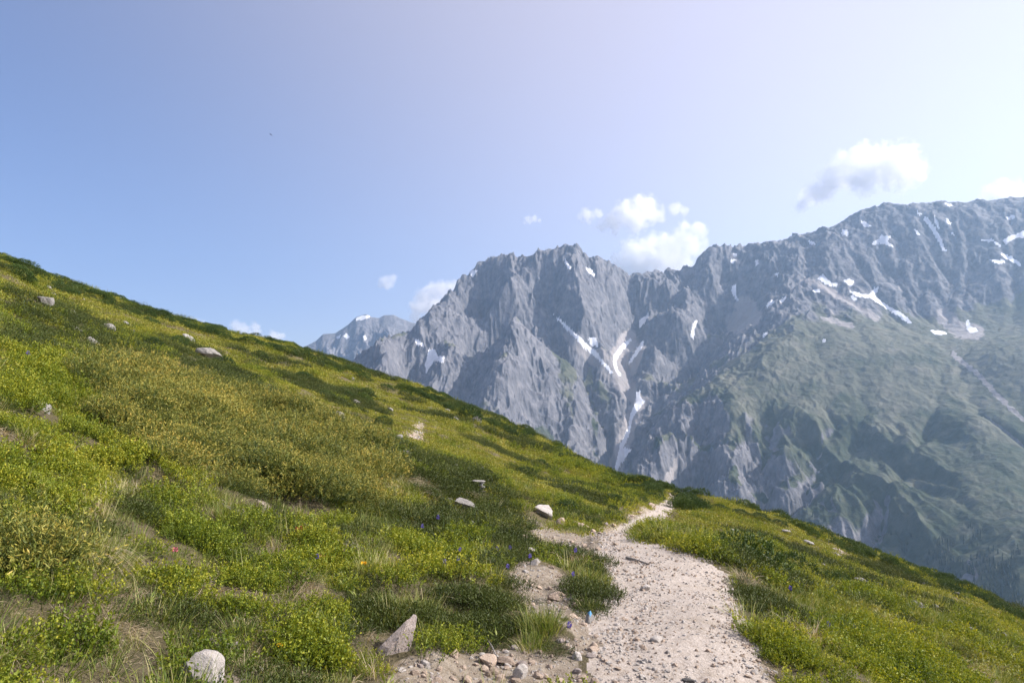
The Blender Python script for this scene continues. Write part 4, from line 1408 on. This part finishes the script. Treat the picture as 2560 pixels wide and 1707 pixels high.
for lab, (m, pts) in SMALL.items():
    for (u, v, w, h) in pts:
        stone(u, v, w, h, m, lab, lab.replace('small', 'small', 1).replace('stone', 'stones', 1), sub=2, planes=9)

# broken rubble of the eroded bank
n_b = 0
while n_b < 60:
    p = BARE[(1, 2, 2, 2, 3, 10, 0, 4)[rng.integers(8)]]
    q = np.array(p, float)
    u = rng.uniform(q[:, 0].min(), q[:, 0].max()); v = rng.uniform(q[:, 1].min(), min(q[:, 1].max(), 1706))
    if not in_poly(np.array([u]), np.array([v]), p)[0]:
        continue
    w = rng.uniform(9, 24) * (1.35 if v > 1600 else 1.0) * (0.6 if v < 1345 else 1)
    stone(u, v, w, w * rng.uniform(0.4, 0.75), (MAT_TAN, MAT_TAN, MAT_PALE, MAT_PINK)[rng.integers(4)], 'broken rubble piece strewn over the eroded soil bank', 'rubble pieces of the eroded bank', sub=2, planes=8, seed=3000 + n_b)
    n_b += 1

# the largest loose stones of the trail surface
trail_stones = [rock_mesh('stone', mm, 900 + i, 2, 9) for i, mm in enumerate((MAT_TAN, MAT_PALE, MAT_PALE, MAT_PALE, MAT_PALE, MAT_TAN))]
n_t = 0
while n_t < 80:
    v = rng.uniform(1350, 1700); u = rng.uniform(1480, 1940)
    l = np.interp(v, [p[1] for p in PATH_L[::-1]], [p[0] for p in PATH_L[::-1]]); rr_ = np.interp(v, [p[1] for p in PATH_R[::-1]], [p[0] for p in PATH_R[::-1]])
    t = (u - l) / (rr_ - l)
    if not 0.02 < t < 0.98 or rng.uniform() > (1.0 - 0.8 * math.exp(-((t - 0.6) / 0.22) ** 2)):
        continue
    x, y, z, r = ground_at(u, v)
    s = rng.uniform(0.011, 0.022) * (1.5 if rng.uniform() < 0.12 else 1)
    o = link('stone', trail_stones[rng.integers(6)], None, label='small loose stone lying on the gravel trail', cat='stone', group='loose stones on the gravel trail')
    o.scale = (s, s * rng.uniform(0.6, 1), s * rng.uniform(0.35, 0.7)); o.rotation_euler = (rng.normal(0, .2), rng.normal(0, .2), rng.uniform(0, 6.28))
    o.location = (x, y, z + s * 0.12)
    n_t += 1

# gravel too small and too many to count
pv_ = [rock_mesh('gravel', mm, 700 + i, 1, 8) for i, mm in enumerate((MAT_TAN, MAT_PALE, MAT_PALE, MAT_PALE, MAT_TAN))]
acc = []
for (r0, r1, dens) in ((3, 7, 1500), (7, 13, 650), (13, 34, 130)):
    n = int(dens * R(46) / 2 * (r1 * r1 - r0 * r0))
    x, y, z, u, v, r = scatter_points(n, r0, r1, -12, 34)
    onp = in_poly(u, v, PATH_POLY); onb = poly_blur(u, v, BARE, 4)
    l = np.interp(v, [p[1] for p in PATH_L[::-1]], [p[0] for p in PATH_L[::-1]]); rr_ = np.interp(v, [p[1] for p in PATH_R[::-1]], [p[0] for p in PATH_R[::-1]])
    t = np.clip((u - l) / np.maximum(rr_ - l, 1), 0, 1)
    w = np.where(onp, 1.0 - 0.72 * np.exp(-((t - 0.6) / 0.24) ** 2), 0.75 * onb) * (0.4 + 0.6 * smooth(-0.2, 0.2, fbm(x / 0.5, y / 0.5, 3, 801)))
    ok = rng.uniform(0, 1, n) < w
    s = np.exp(rng.normal(math.log(0.0068), 0.45, ok.sum())) * (1 if r0 < 7 else 1.35)
    acc.append(np.stack([x[ok], y[ok], z[ok], np.clip(s, 0.003, 0.022)], 1))
# and on the bare strips farther out
for (u0, u1, v0, v1, n, sc) in ((1000, 1065, 1045, 1110, 160, 0.05), (2045, 2120, 1340, 1442, 260, 0.045), (820, 910, 1345, 1405, 120, 0.012), (515, 615, 1575, 1635, 120, 0.010)):
    for _ in range(n):
        u = rng.uniform(u0, u1); v = rng.uniform(v0, v1)
        if any(in_poly(np.array([u]), np.array([v]), p)[0] for p in BARE):
            x, y, z, r = ground_at(u, v)
            acc.append(np.array([[x, y, z, sc * rng.uniform(0.4, 1.4)]]))
a = np.concatenate(acc)
print('gravel', len(a))
instancer('gravel', pv_, a[:, :3], rng.uniform(0, 6.28, (len(a), 3)) * np.array([0.15, 0.15, 1]), a[:, 3], 'fine pale and tan gravel strewn over the trail and bare soil')

# painted way mark
MAT_BLUE = NT('blue_paint'); MAT_BLUE.color((0.09, 0.25, 0.42)); MAT_BLUE.bsdf.inputs['Roughness'].default_value = 0.6
o = stone(1474, 1546, 24, 34, MAT_GREY, 'small grey stone at the trail edge with a blue painted top', planes=10, tilt=0.35)
me = o.data.copy(); me.materials.clear(); me.materials.append(MAT_BLUE.mat)
bm = bmesh.new(); bm.from_mesh(me)
bmesh.ops.delete(bm, geom=[f for f in bm.faces if f.calc_center_median().z < 0.55 + 0.18 * math.sin(7 * f.calc_center_median().x) or f.calc_center_median().x > 0.25], context='FACES')
for vv in bm.verts: vv.co *= 1.03
bm.to_mesh(me); bm.free()
p = bpy.data.objects.new('paint_mark', me); COL.objects.link(p); p.parent = o; p['label'] = 'blue painted patch'

# little stack of slabs in the heather
x, y, z, r = ground_at(1203, 1232)
st = link('slab_stack', None, None, label='small stack of flat grey slabs standing in dark heather', cat='cairn')
st.location = (x, y, z)
k = r / FPX
for i, (dx, hz, w, h) in enumerate(((2, 3, 22, 7), (0, 9, 18, 6), (3, 14, 20, 6), (-1, 19, 15, 5), (1, 24, 20, 5), (-6, 29, 34, 4.5))):
    q = link('slab', rock_mesh('slab', MAT_GREY, 1500 + i, 2, 10), None, st)
    q.scale = (w * k / 2, w * k * 0.4, h * k / 2); q.location = (dx * k, 0, hz * k); q.rotation_euler = (0.05 * (i % 3 - 1), 0.06 * (i % 2), i * 1.3 if i < 5 else 0.1)

# ------------------------------------------------------------------ shrubs one can tell apart
big_bush = [make_bush('shrub', MAT_BUSH, 0.5, 0.5, 700) for _ in range(3)]


def shrub(u, v, w, h, label, group=None, k=0):
    x, y, z, r = ground_at(u, v + h * 0.45)
    o = link('shrub', big_bush[k % 3], None, label=label, cat='shrub', group=group)
    s = w * r / FPX; t = h * r / FPX / 0.5
    o.scale = (s, s, t); o.location = (x, y + 0.25 * s, z - 0.05 * t); o.rotation_euler = (0, 0, k * 1.7)
    return o


shrub(1879, 1386, 46, 32, 'round dark green shrub beside the long pale slab')
shrub(1881, 1418, 20, 14, 'tiny dark shrub downhill of the round dark one', k=1)
shrub(1682, 1329, 18, 12, 'small dark shrub on the green bank under the trail crest', k=2)
shrub(1960, 1424, 34, 14, 'low flat shrub below the end of the long pale slab', k=1)
shrub(1172, 1033, 62, 40, 'broad dark shrub on the skyline next to the angular rock', k=2)
shrub(2025, 1328, 40, 18, 'dark shrub on the crest above the short side track', k=1)
shrub(385, 782, 62, 20, 'wide dark shrub bulging above the high skyline', k=1)
shrub(612, 852, 66, 20, 'dark shrub hump on the skyline under the small puffy cloud', k=0)
shrub(724, 882, 36, 18, 'small skyline shrub nearest to the far pale peak', k=2)
shrub(440, 852, 44, 22, 'dark shrub on the turf beside the flat grey stone', k=2)
shrub(1312, 1070, 40, 16, 'dark shrub on the skyline below the ravine snow', k=0)
for i, (u, v, w, h) in enumerate(((900, 940, 46, 18), (960, 965, 44, 18), (1010, 980, 40, 16), (830, 918, 36, 14), (520, 826, 40, 16), (560, 840, 36, 15), (330, 762, 30, 14), (250, 735, 40, 16), (180, 712, 44, 16), (40, 655, 60, 20), (90, 680, 40, 16), (1070, 992, 36, 14), (460, 806, 30, 14))):
    shrub(u, v + 4, w, h, 'low dark shrub strung along the grassy skyline', 'low shrubs along the skyline', i)
for i, (u, v, w, h) in enumerate(((1590, 1240, 26, 14), (1610, 1250, 22, 14), (1565, 1258, 22, 12), (1640, 1240, 18, 12), (1530, 1272, 28, 15), (1500, 1285, 24, 14), (1490, 1306, 30, 16), (1548, 1284, 20, 12), (1445, 1290, 24, 12))):
    shrub(u, v, w, h, 'small tufty shrub on the bank above the narrow trail', 'small shrubs on the trail bank', i)
for i, (u, v, w, h) in enumerate(((1800, 1266, 46, 14), (1850, 1278, 46, 14), (1900, 1290, 50, 16), (1950, 1306, 46, 15), (1760, 1262, 30, 10), (2170, 1385, 40, 12), (2220, 1405, 30, 10))):
    shrub(u, v + 4, w, h, 'dark shrub in the row along the spur crest', 'shrubs along the spur crest', i)

# ------------------------------------------------------------------ dry tufts, twigs, flowers
dry = []
for k in range(2):
    g = Geo()
    n = 150
    p = disc(n, 0.10)
    d = np.concatenate([p * 3 + rng.normal(0, .25, (n, 2)) + np.array([0.35, -0.3]), np.full((n, 1), 0.75)], 1)
    add_blades(g, np.concatenate([p, np.full((n, 1), -0.02)], 1), d, 0.34 * rng.uniform(0.5, 1.2, n), 0.0045, 0.95 * rng.uniform(0.7, 1.3, n), rng.uniform(0, 1, n), 5, fall=(0.35, -0.2, -0.85))
    dry.append(g.mesh('dry_grass_tuft', MAT_STRA))
for i, (u, v, w, lab) in enumerate(((222, 1275, 90, 'upper bleached grass tuft hanging down the near slope'), (228, 1385, 120, 'biggest bleached grass tuft, spilling downhill below the upper one'),
        (1010, 1210, 70, 'dry straw tuft at the edge of the olive juniper mat'), (330, 1480, 70, 'flattened straw tuft in the grass low on the slope'),
        (1256, 1540, 60, 'grey straw tuft hanging over the dark shrubs by the trail bank'), (1305, 1572, 55, 'drooping straw tuft beside the dark shrubs, next to the soil strip'),
        (190, 1600, 70, 'withered grass tuft near the lower corner of the slope'))):
    x, y, z, r = ground_at(u, v)
    o = link('dry_grass_tuft', dry[i % 2], None, label=lab, cat='grass tuft', group='bleached grass tufts')
    s = w * r / FPX / 0.36
    o.scale = (s, s, s); o.location = (x, y, z); o.rotation_euler = (0, 0, 0.5 * (i % 3 - 1))

MAT_TWIG = NT('dead_twig'); MAT_TWIG.color(MAT_TWIG.ramp(MAT_TWIG.noise(20, 4, .6, MAT_TWIG.coord()), [(0.3, (0.16, 0.14, 0.12)), (0.7, (0.36, 0.33, 0.30))]))
for (u, v, w, lab) in ((862, 1370, 80, 'tangle of grey dead twigs on the bare patch by the straw'), (590, 1285, 60, 'grey dead twigs on the small bare patch under the juniper mat'), (555, 1385, 50, 'dead twig tangle in the dark hollow of the near slope'),
        (790, 1650, 60, 'dead heather twigs low on the slope, near the tall rock'), (1345, 1510, 30, 'bleached root tangle on the edge of the soil strip')):
    x, y, z, r = ground_at(u, v)
    bm = bmesh.new()
    s = w * r / FPX
    rr = random.Random(int(u))
    for q in range(46):
        a = rr.gauss(-0.7, 0.6)
        p0 = Vector((rr.uniform(-.5, .5) * s, rr.uniform(-.4, .4) * s, rr.uniform(0.0, 0.05)))
        sx, sy = tilt_at(x, y)
        for seg in range(4):
            a += rr.gauss(0, .3)
            p1 = p0 + Vector((math.cos(a), math.sin(a), rr.gauss(0, .25))) * s * 0.09
            w_ = 0.0022 * (1 - seg * 0.15)
            cs = []
            for pp in (p0, p1):
                zz = pp.z + sx * pp.x + sy * pp.y
                for off in ((w_, 0), (-w_ / 2, w_), (-w_ / 2, -w_)):
                    cs.append(bm.verts.new((pp.x, pp.y + off[1], zz + off[0])))
            for e in range(3):
                bm.faces.new((cs[e], cs[(e + 1) % 3], cs[3 + (e + 1) % 3], cs[3 + e]))
            p0 = p1
    me = bpy.data.meshes.new('dead_twigs'); bm.to_mesh(me); bm.free()
    o = link('dead_brush', me, MAT_TWIG.mat, label=lab, cat='dead twigs')
    o.location = (x, y, z + 0.01)


def stick(u0, v0, u1, v1, wid, label):
    x0, y0, z0, r0 = ground_at(u0, v0); x1, y1, z1, r1 = ground_at(u1, v1)
    a = Vector((x0, y0, z0 + 0.012)); b = Vector((x1, y1, z1 + 0.012)) - a
    bm = bmesh.new(); prev = None
    for i in range(9):
        t = i / 8
        c = b * t + Vector((0.005 * math.sin(5 * t), 0.004 * math.cos(7 * t), 0.004 * math.sin(3.14 * t)))
        sd = b.normalized().cross(Vector((0, 0, 1))).normalized(); un = sd.cross(b.normalized())
        ring = [bm.verts.new(c + (sd * math.cos(q * 1.0472) + un * math.sin(q * 1.0472)) * wid * (1 - 0.5 * t)) for q in range(6)]
        if prev:
            for q in range(6):
                bm.faces.new((prev[q], prev[(q + 1) % 6], ring[(q + 1) % 6], ring[q]))
        prev = ring
    me = bpy.data.meshes.new('stick'); bm.to_mesh(me); bm.free()
    o = link('stick', me, MAT_TWIG.mat, label=label, cat='stick'); o.location = a


stick(1214, 1601, 1246, 1650, 0.008, 'straight grey stick poking out of the rubble bank')
stick(1094, 1588, 1126, 1624, 0.006, 'thin bent grey stick hanging below the dark shrubs')
stick(1566, 1396, 1622, 1412, 0.014, 'short dark log lying across the trail near its bend')
stick(785, 1430, 828, 1412, 0.004, 'thin pale straw stalk leaning beside a violet flower')

MAT_STEM = NT('flower_stem'); MAT_STEM.color((0.06, 0.10, 0.02))
def petal_mat(name, c):
    m = NT(name); m.color(c); m.bsdf.inputs['Roughness'].default_value = 0.6
    return m.mat
MAT_VIO = petal_mat('violet_petal', (0.13, 0.085, 0.42)); MAT_RED = petal_mat('red_petal', (0.42, 0.035, 0.045)); MAT_PINK = petal_mat('pink_petal', (0.55, 0.16, 0.20)); MAT_YEL = petal_mat('yellow_petal', (0.75, 0.42, 0.02))


def spike_meshes(mat, hgt, head, rad, n):
    g = Geo()
    add_blades(g, np.zeros((3, 3)), np.array([[0.02, 0, 1], [0, 0.02, 1], [-0.02, 0.01, 1]]), hgt, 0.004, 0.0, 0.5, 2)
    stem = g.mesh('stem', MAT_STEM.mat)
    g = Geo()
    t = rng.uniform(0, 1, n); a = rng.uniform(0, 6.28, n)
    rr = rad * np.sin(np.pi * (0.15 + 0.8 * t)) * 0.6
    pos = np.stack([rr * np.cos(a), rr * np.sin(a), hgt - head + head * t], 1)
    add_leaves(g, pos, np.stack([np.cos(a), np.sin(a), np.full(n, 0.6)], 1), rad * 1.1, rad * 0.6, 0.5)
    return stem, g.mesh('blossom', mat)


def flower(u, v, px, meshes, label, group, size):
    x, y, z, r = ground_at(u, v + px * 2.2)
    o = link('flower', None, None, label=label, cat='flower', group=group)
    o.location = (x, y, z); o.rotation_euler = (rng.normal(0, .08), rng.normal(0, .08), rng.uniform(0, 6))
    s = px * r / FPX / size
    s = min(max(s, 0.6), 2.0)
    o.scale = (s, s, s)
    link('stem', meshes[0], None, o); link('blossom', meshes[1], None, o)


vio = spike_meshes(MAT_VIO, 0.24, 0.065, 0.018, 60)
red = spike_meshes(MAT_RED, 0.20, 0.07, 0.035, 70)
pnk = spike_meshes(MAT_PINK, 0.15, 0.035, 0.025, 40)
yel = spike_meshes(MAT_YEL, 0.13, 0.02, 0.022, 30)
for (u, v) in ((1094,1304),(1057,1327),(1147,1388),(1147,1411),(1266,1430),(1277,1381),(1326,1402),(1437,1448),(790,1411),(1111,1422),(1241,1382),(1439,1388),(1421,1593),(71,902),(816,1084),(1975,1485),(2075,1577),(2135,1584)):
    near_ = {790: 'violet flower spike close to the red bloom', 71: 'violet flower among bilberry high on the slope', 816: 'violet flower rising over the olive juniper mat', 1421: 'violet flower low on the bank by the clean white stone', 1437: 'violet flower in the grass tuft above the blue painted stone'}
    lab = near_.get(u) or ('violet flower spike on the spur slope beyond the trail' if u > 1900 else 'violet flower spike in dark heather uphill of the soil strip')
    flower(u, v, 10, vio, lab, 'violet flowers beyond the trail' if u > 1900 else 'violet flowers on the near slope', 0.065)
flower(749, 1328, 14, red, 'bright red flower cluster, the only red bloom on the slope', None, 0.075)
for (u, v) in ((803,1400),(438,1385),(68,1405)):
    flower(u, v, 11, pnk, {803: 'small pink flower just above a violet one near the red bloom', 438: 'pink flower head by the dark hollow in the near slope', 68: 'pinkish flower in tall bilberry at the edge of the view'}[u], 'small pink flowers', 0.05)
flower(906, 1419, 10, yel, 'yellow flower near the bare patch with dead twigs', None, 0.04)
flower(690, 1634, 10, yel, 'yellow flower low on the slope near pale stones', None, 0.04)

# ------------------------------------------------------------------ forest strip low in the valley
g = Geo()
def conifer(x, y, z, h):
    n = 7
    for lv in range(4):
        z0 = z + h * (0.12 + 0.21 * lv); rr = h * 0.24 * (1 - lv * 0.2); top = z0 + h * 0.34
        a = np.linspace(0, 2 * np.pi, n, endpoint=False) + rng.uniform(0, 1)
        k = rr * rng.uniform(0.7, 1.2, n)
        V = np.concatenate([np.stack([x + k * np.cos(a), y + k * np.sin(a), np.full(n, z0)], 1), [[x, y, top]]])
        F = [[i, (i + 1) % n, n] for i in range(n)]
        g.add(V, F, rng.uniform(0.1, 0.6))
    V = np.array([[x - .3, y, z - 1], [x + .3, y, z - 1], [x, y + .4, z - 1], [x, y, z + h * 0.3]])
    g.add(V, [[0, 1, 3], [1, 2, 3], [2, 0, 3]], 0.0)


cand_u = PU.ravel(); cand_v = PV.ravel(); okv = ((VZ / RR) >= emax - 1e-6).ravel()
tree_ok = np.nonzero(okv & (cand_v > 1290) & (cand_u > 1900) & (RR.ravel() < 3000))[0]
fz = fbm(VX.ravel()[tree_ok] / 120, VY.ravel()[tree_ok] / 160, 4, 909)
dens = smooth(0.02, 0.25, fz + 0.25 * smooth(1330, 1520, cand_v[tree_ok]) + 0.12 * smooth(2250, 2500, cand_u[tree_ok]) - 0.14)
pickt = tree_ok[rng.uniform(0, 1, len(tree_ok)) < dens * 0.12]
rng.shuffle(pickt)
for i in pickt[:2200]:
    conifer(VX.ravel()[i], VY.ravel()[i], VZ.ravel()[i], rng.uniform(8, 16))
print('conifers', len(pickt))
MAT_CON = leaf_material('conifer_needles', [(0.1, (0.012, 0.022, 0.010)), (0.6, (0.030, 0.046, 0.018)), (0.9, (0.05, 0.07, 0.025))], 0.1)
if g.n:
    link('conifer_woods', g.mesh('conifer_woods', MAT_CON), None, kind='stuff', label='dark conifer woods in the gullies at the foot of the massif')

# ------------------------------------------------------------------ a bird high up
bx_, by_, bz_ = at(677, 337, 160.0)
bm = bmesh.new()
for s in (1, -1):
    v = [bm.verts.new(p) for p in ((0, -.06, 0), (0, .10, 0.02), (s * .28, .10, .10), (s * .55, -.05, .02), (s * .26, -.04, .08))]
    bm.faces.new(v)
bmesh.ops.create_icosphere(bm, subdivisions=2, radius=1, matrix=Matrix.Translation((0, 0.02, 0)) @ Matrix.Diagonal((0.05, 0.19, 0.05, 1)))
v = [bm.verts.new(p) for p in ((0, -.1, 0), (-.07, -.28, 0), (.07, -.28, 0))]; bm.faces.new(v)
me = bpy.data.meshes.new('bird'); bm.to_mesh(me); bm.free()
m = NT('bird_feather'); m.color((0.03, 0.028, 0.026))
o = link('bird', me, m.mat, label='tiny dark bird gliding alone in the blue sky', cat='bird'); o.location = (bx_, by_, bz_); o.rotation_euler = (0.25, 0.3, 1.2)
# ------------------------------------------------------------------ haze
HAZE_DENSITY = 0.66e-4
me = bpy.data.meshes.new('haze')
bm = bmesh.new(); bmesh.ops.create_cube(bm, size=1); bm.to_mesh(me); bm.free()
haze = link('haze', me, None, kind='stuff', label='thin bluish air between the hillside and the mountains')
hz0, hz1 = -640.0, 1700.0
haze.scale = (13000, 13000, hz1 - hz0)
haze.location = (0, 2000, (hz0 + hz1) / 2)
hm = bpy.data.materials.new('haze_air'); hm.use_nodes = True
nt = hm.node_tree
nt.nodes.remove(nt.nodes['Principled BSDF'])
pv = nt.nodes.new('ShaderNodeVolumePrincipled')
pv.inputs['Color'].default_value = (0.48, 0.72, 1.0, 1)
pv.inputs['Density'].default_value = HAZE_DENSITY
pv.inputs['Anisotropy'].default_value = 0.5
nt.links.new(pv.outputs[0], nt.nodes['Material Output'].inputs['Volume'])
me.materials.append(hm)

# ------------------------------------------------------------------ clouds
CD = 11500.0


def cloud_material(puffs):
    """Vapour that thins out from the middle of each billow and frays at the edge."""
    m = bpy.data.materials.new('cloud_vapour'); m.use_nodes = True
    m.cycles.volume_step_rate = 0.25
    t = m.node_tree; N = t.nodes; L = t.links
    N.remove(N['Principled BSDF'])
    co = N.new('ShaderNodeTexCoord').outputs['Object']
    nz = N.new('ShaderNodeTexNoise'); nz.inputs['Scale'].default_value = 1 / 150.0; nz.inputs['Detail'].default_value = 6; nz.inputs['Roughness'].default_value = 0.66
    L.new(co, nz.inputs['Vector'])
    best = None
    for (c, rad) in puffs:
        d = N.new('ShaderNodeVectorMath'); d.operation = 'DISTANCE'; L.new(co, d.inputs[0]); d.inputs[1].default_value = c
        q = N.new('ShaderNodeMath'); q.operation = 'DIVIDE'; L.new(d.outputs['Value'], q.inputs[0]); q.inputs[1].default_value = rad
        if best is None:
            best = q.outputs[0]
        else:
            mn = N.new('ShaderNodeMath'); mn.operation = 'SMOOTH_MIN'; L.new(best, mn.inputs[0]); L.new(q.outputs[0], mn.inputs[1]); mn.inputs[2].default_value = 0.12
            best = mn.outputs[0]
    # inside = 1 - distance - ragged noise
    a = N.new('ShaderNodeMath'); a.operation = 'MULTIPLY_ADD'; L.new(nz.outputs['Fac'], a.inputs[0]); a.inputs[1].default_value = 2.5; L.new(best, a.inputs[2])
    r_ = N.new('ShaderNodeMapRange'); r_.interpolation_type = 'SMOOTHSTEP'
    L.new(a.outputs[0], r_.inputs[0])
    r_.inputs[1].default_value = 2.12; r_.inputs[2].default_value = 1.62; r_.inputs[3].default_value = 0.0; r_.inputs[4].default_value = 0.0058
    p = N.new('ShaderNodeVolumePrincipled')
    p.inputs['Color'].default_value = (0.995, 0.995, 0.995, 1)
    p.inputs['Anisotropy'].default_value = 0.0
    L.new(r_.outputs[0], p.inputs['Density'])
    L.new(p.outputs[0], N['Material Output'].inputs['Volume'])
    return m


def cloud(label, puffs, voxel=26, seed=0):
    """puffs: photograph pixel centre and radius of each billow."""
    rr = random.Random(seed)
    bm = bmesh.new()
    c0 = Vector(at(puffs[0][0], puffs[0][1], CD))
    k = math.hypot(CD, c0.z) / FPX
    pl = []
    for (u, v, rad) in puffs:
        R_ = rad * k * 1.55
        p = Vector(at(u, v, CD + rr.uniform(-0.7, 0.7) * rad * k)) - c0
        pl.append((p, R_))
        bmesh.ops.create_icosphere(bm, subdivisions=3, radius=R_ * 1.02, matrix=Matrix.Translation(p))
    me = bpy.data.meshes.new('cloud'); bm.to_mesh(me); bm.free()
    o = link('cloud', me, cloud_material(pl), label=label, cat='cloud', group='small fair weather clouds over the mountains')
    o.location = c0
    md = o.modifiers.new('join', 'REMESH'); md.mode = 'VOXEL'; md.voxel_size = voxel
    return o


S = lambda *p: [(a * 2560 / 2352, b * 2560 / 2352, r * 2560 / 2352) for a, b, r in p]
cloud('upper of the two white clouds above the rocky saddle', S((1440, 493, 26), (1475, 482, 28), (1500, 490, 20), (1410, 510, 22), (1385, 520, 14), (1350, 495, 15), (1332, 500, 8), (1375, 490, 10), (1460, 510, 22), (1520, 500, 10), (1550, 480, 12), (1570, 487, 10)), seed=1)
cloud('broad white cloud rising behind the rocky saddle', S((1500, 585, 38), (1540, 580, 36), (1460, 590, 34), (1425, 600, 22), (1580, 560, 30), (1600, 530, 18), (1575, 520, 14), (1520, 610, 38), (1470, 615, 34), (1560, 545, 18), (1560, 605, 26), (1430, 618, 28)), seed=2)
cloud('large bright cloud with a drooping tail above the long massif', S((2060, 385, 38), (2020, 385, 36), (1975, 360, 24), (1950, 385, 30), (2080, 360, 22), (2100, 390, 22), (1985, 405, 30), (1930, 405, 26), (1905, 420, 24), (1882, 438, 22), (1860, 453, 19), (1842, 470, 14), (2040, 365, 22), (1915, 385, 14), (2115, 400, 12)), seed=3)
cloud('low white cloud peeping over the far end of the massif', S((2300, 450, 24), (2335, 448, 24), (2270, 452, 16), (2360, 455, 24), (2320, 465, 28)), seed=4)
cloud('tiny lone cloud floating clear of the peaks', S((888, 650, 14), (900, 640, 10), (876, 656, 9)), voxel=18, seed=5)
cloud('white cloud hiding behind the flank of the pyramid peak', S((985, 690, 26), (1005, 672, 22), (1030, 662, 16), (965, 708, 20), (955, 725, 14), (1000, 700, 26), (1045, 655, 10)), seed=6)
cloud('small puffy cloud just above the grassy skyline', S((545, 752, 13), (560, 757, 12), (585, 752, 10), (590, 765, 9), (632, 778, 16), (618, 785, 12), (645, 772, 8), (600, 778, 10), (570, 768, 12)), voxel=18, seed=7)
cloud('thin sliver of cloud lying on the grassy skyline', S((450, 738, 7), (465, 743, 7), (480, 748, 6), (438, 733, 5)), voxel=16, seed=8)
cloud('faint wispy cloud over the shoulder of the pyramid peak', S((1215, 506, 9), (1228, 502, 8), (1240, 506, 6), (1205, 512, 6)), voxel=16, seed=9)
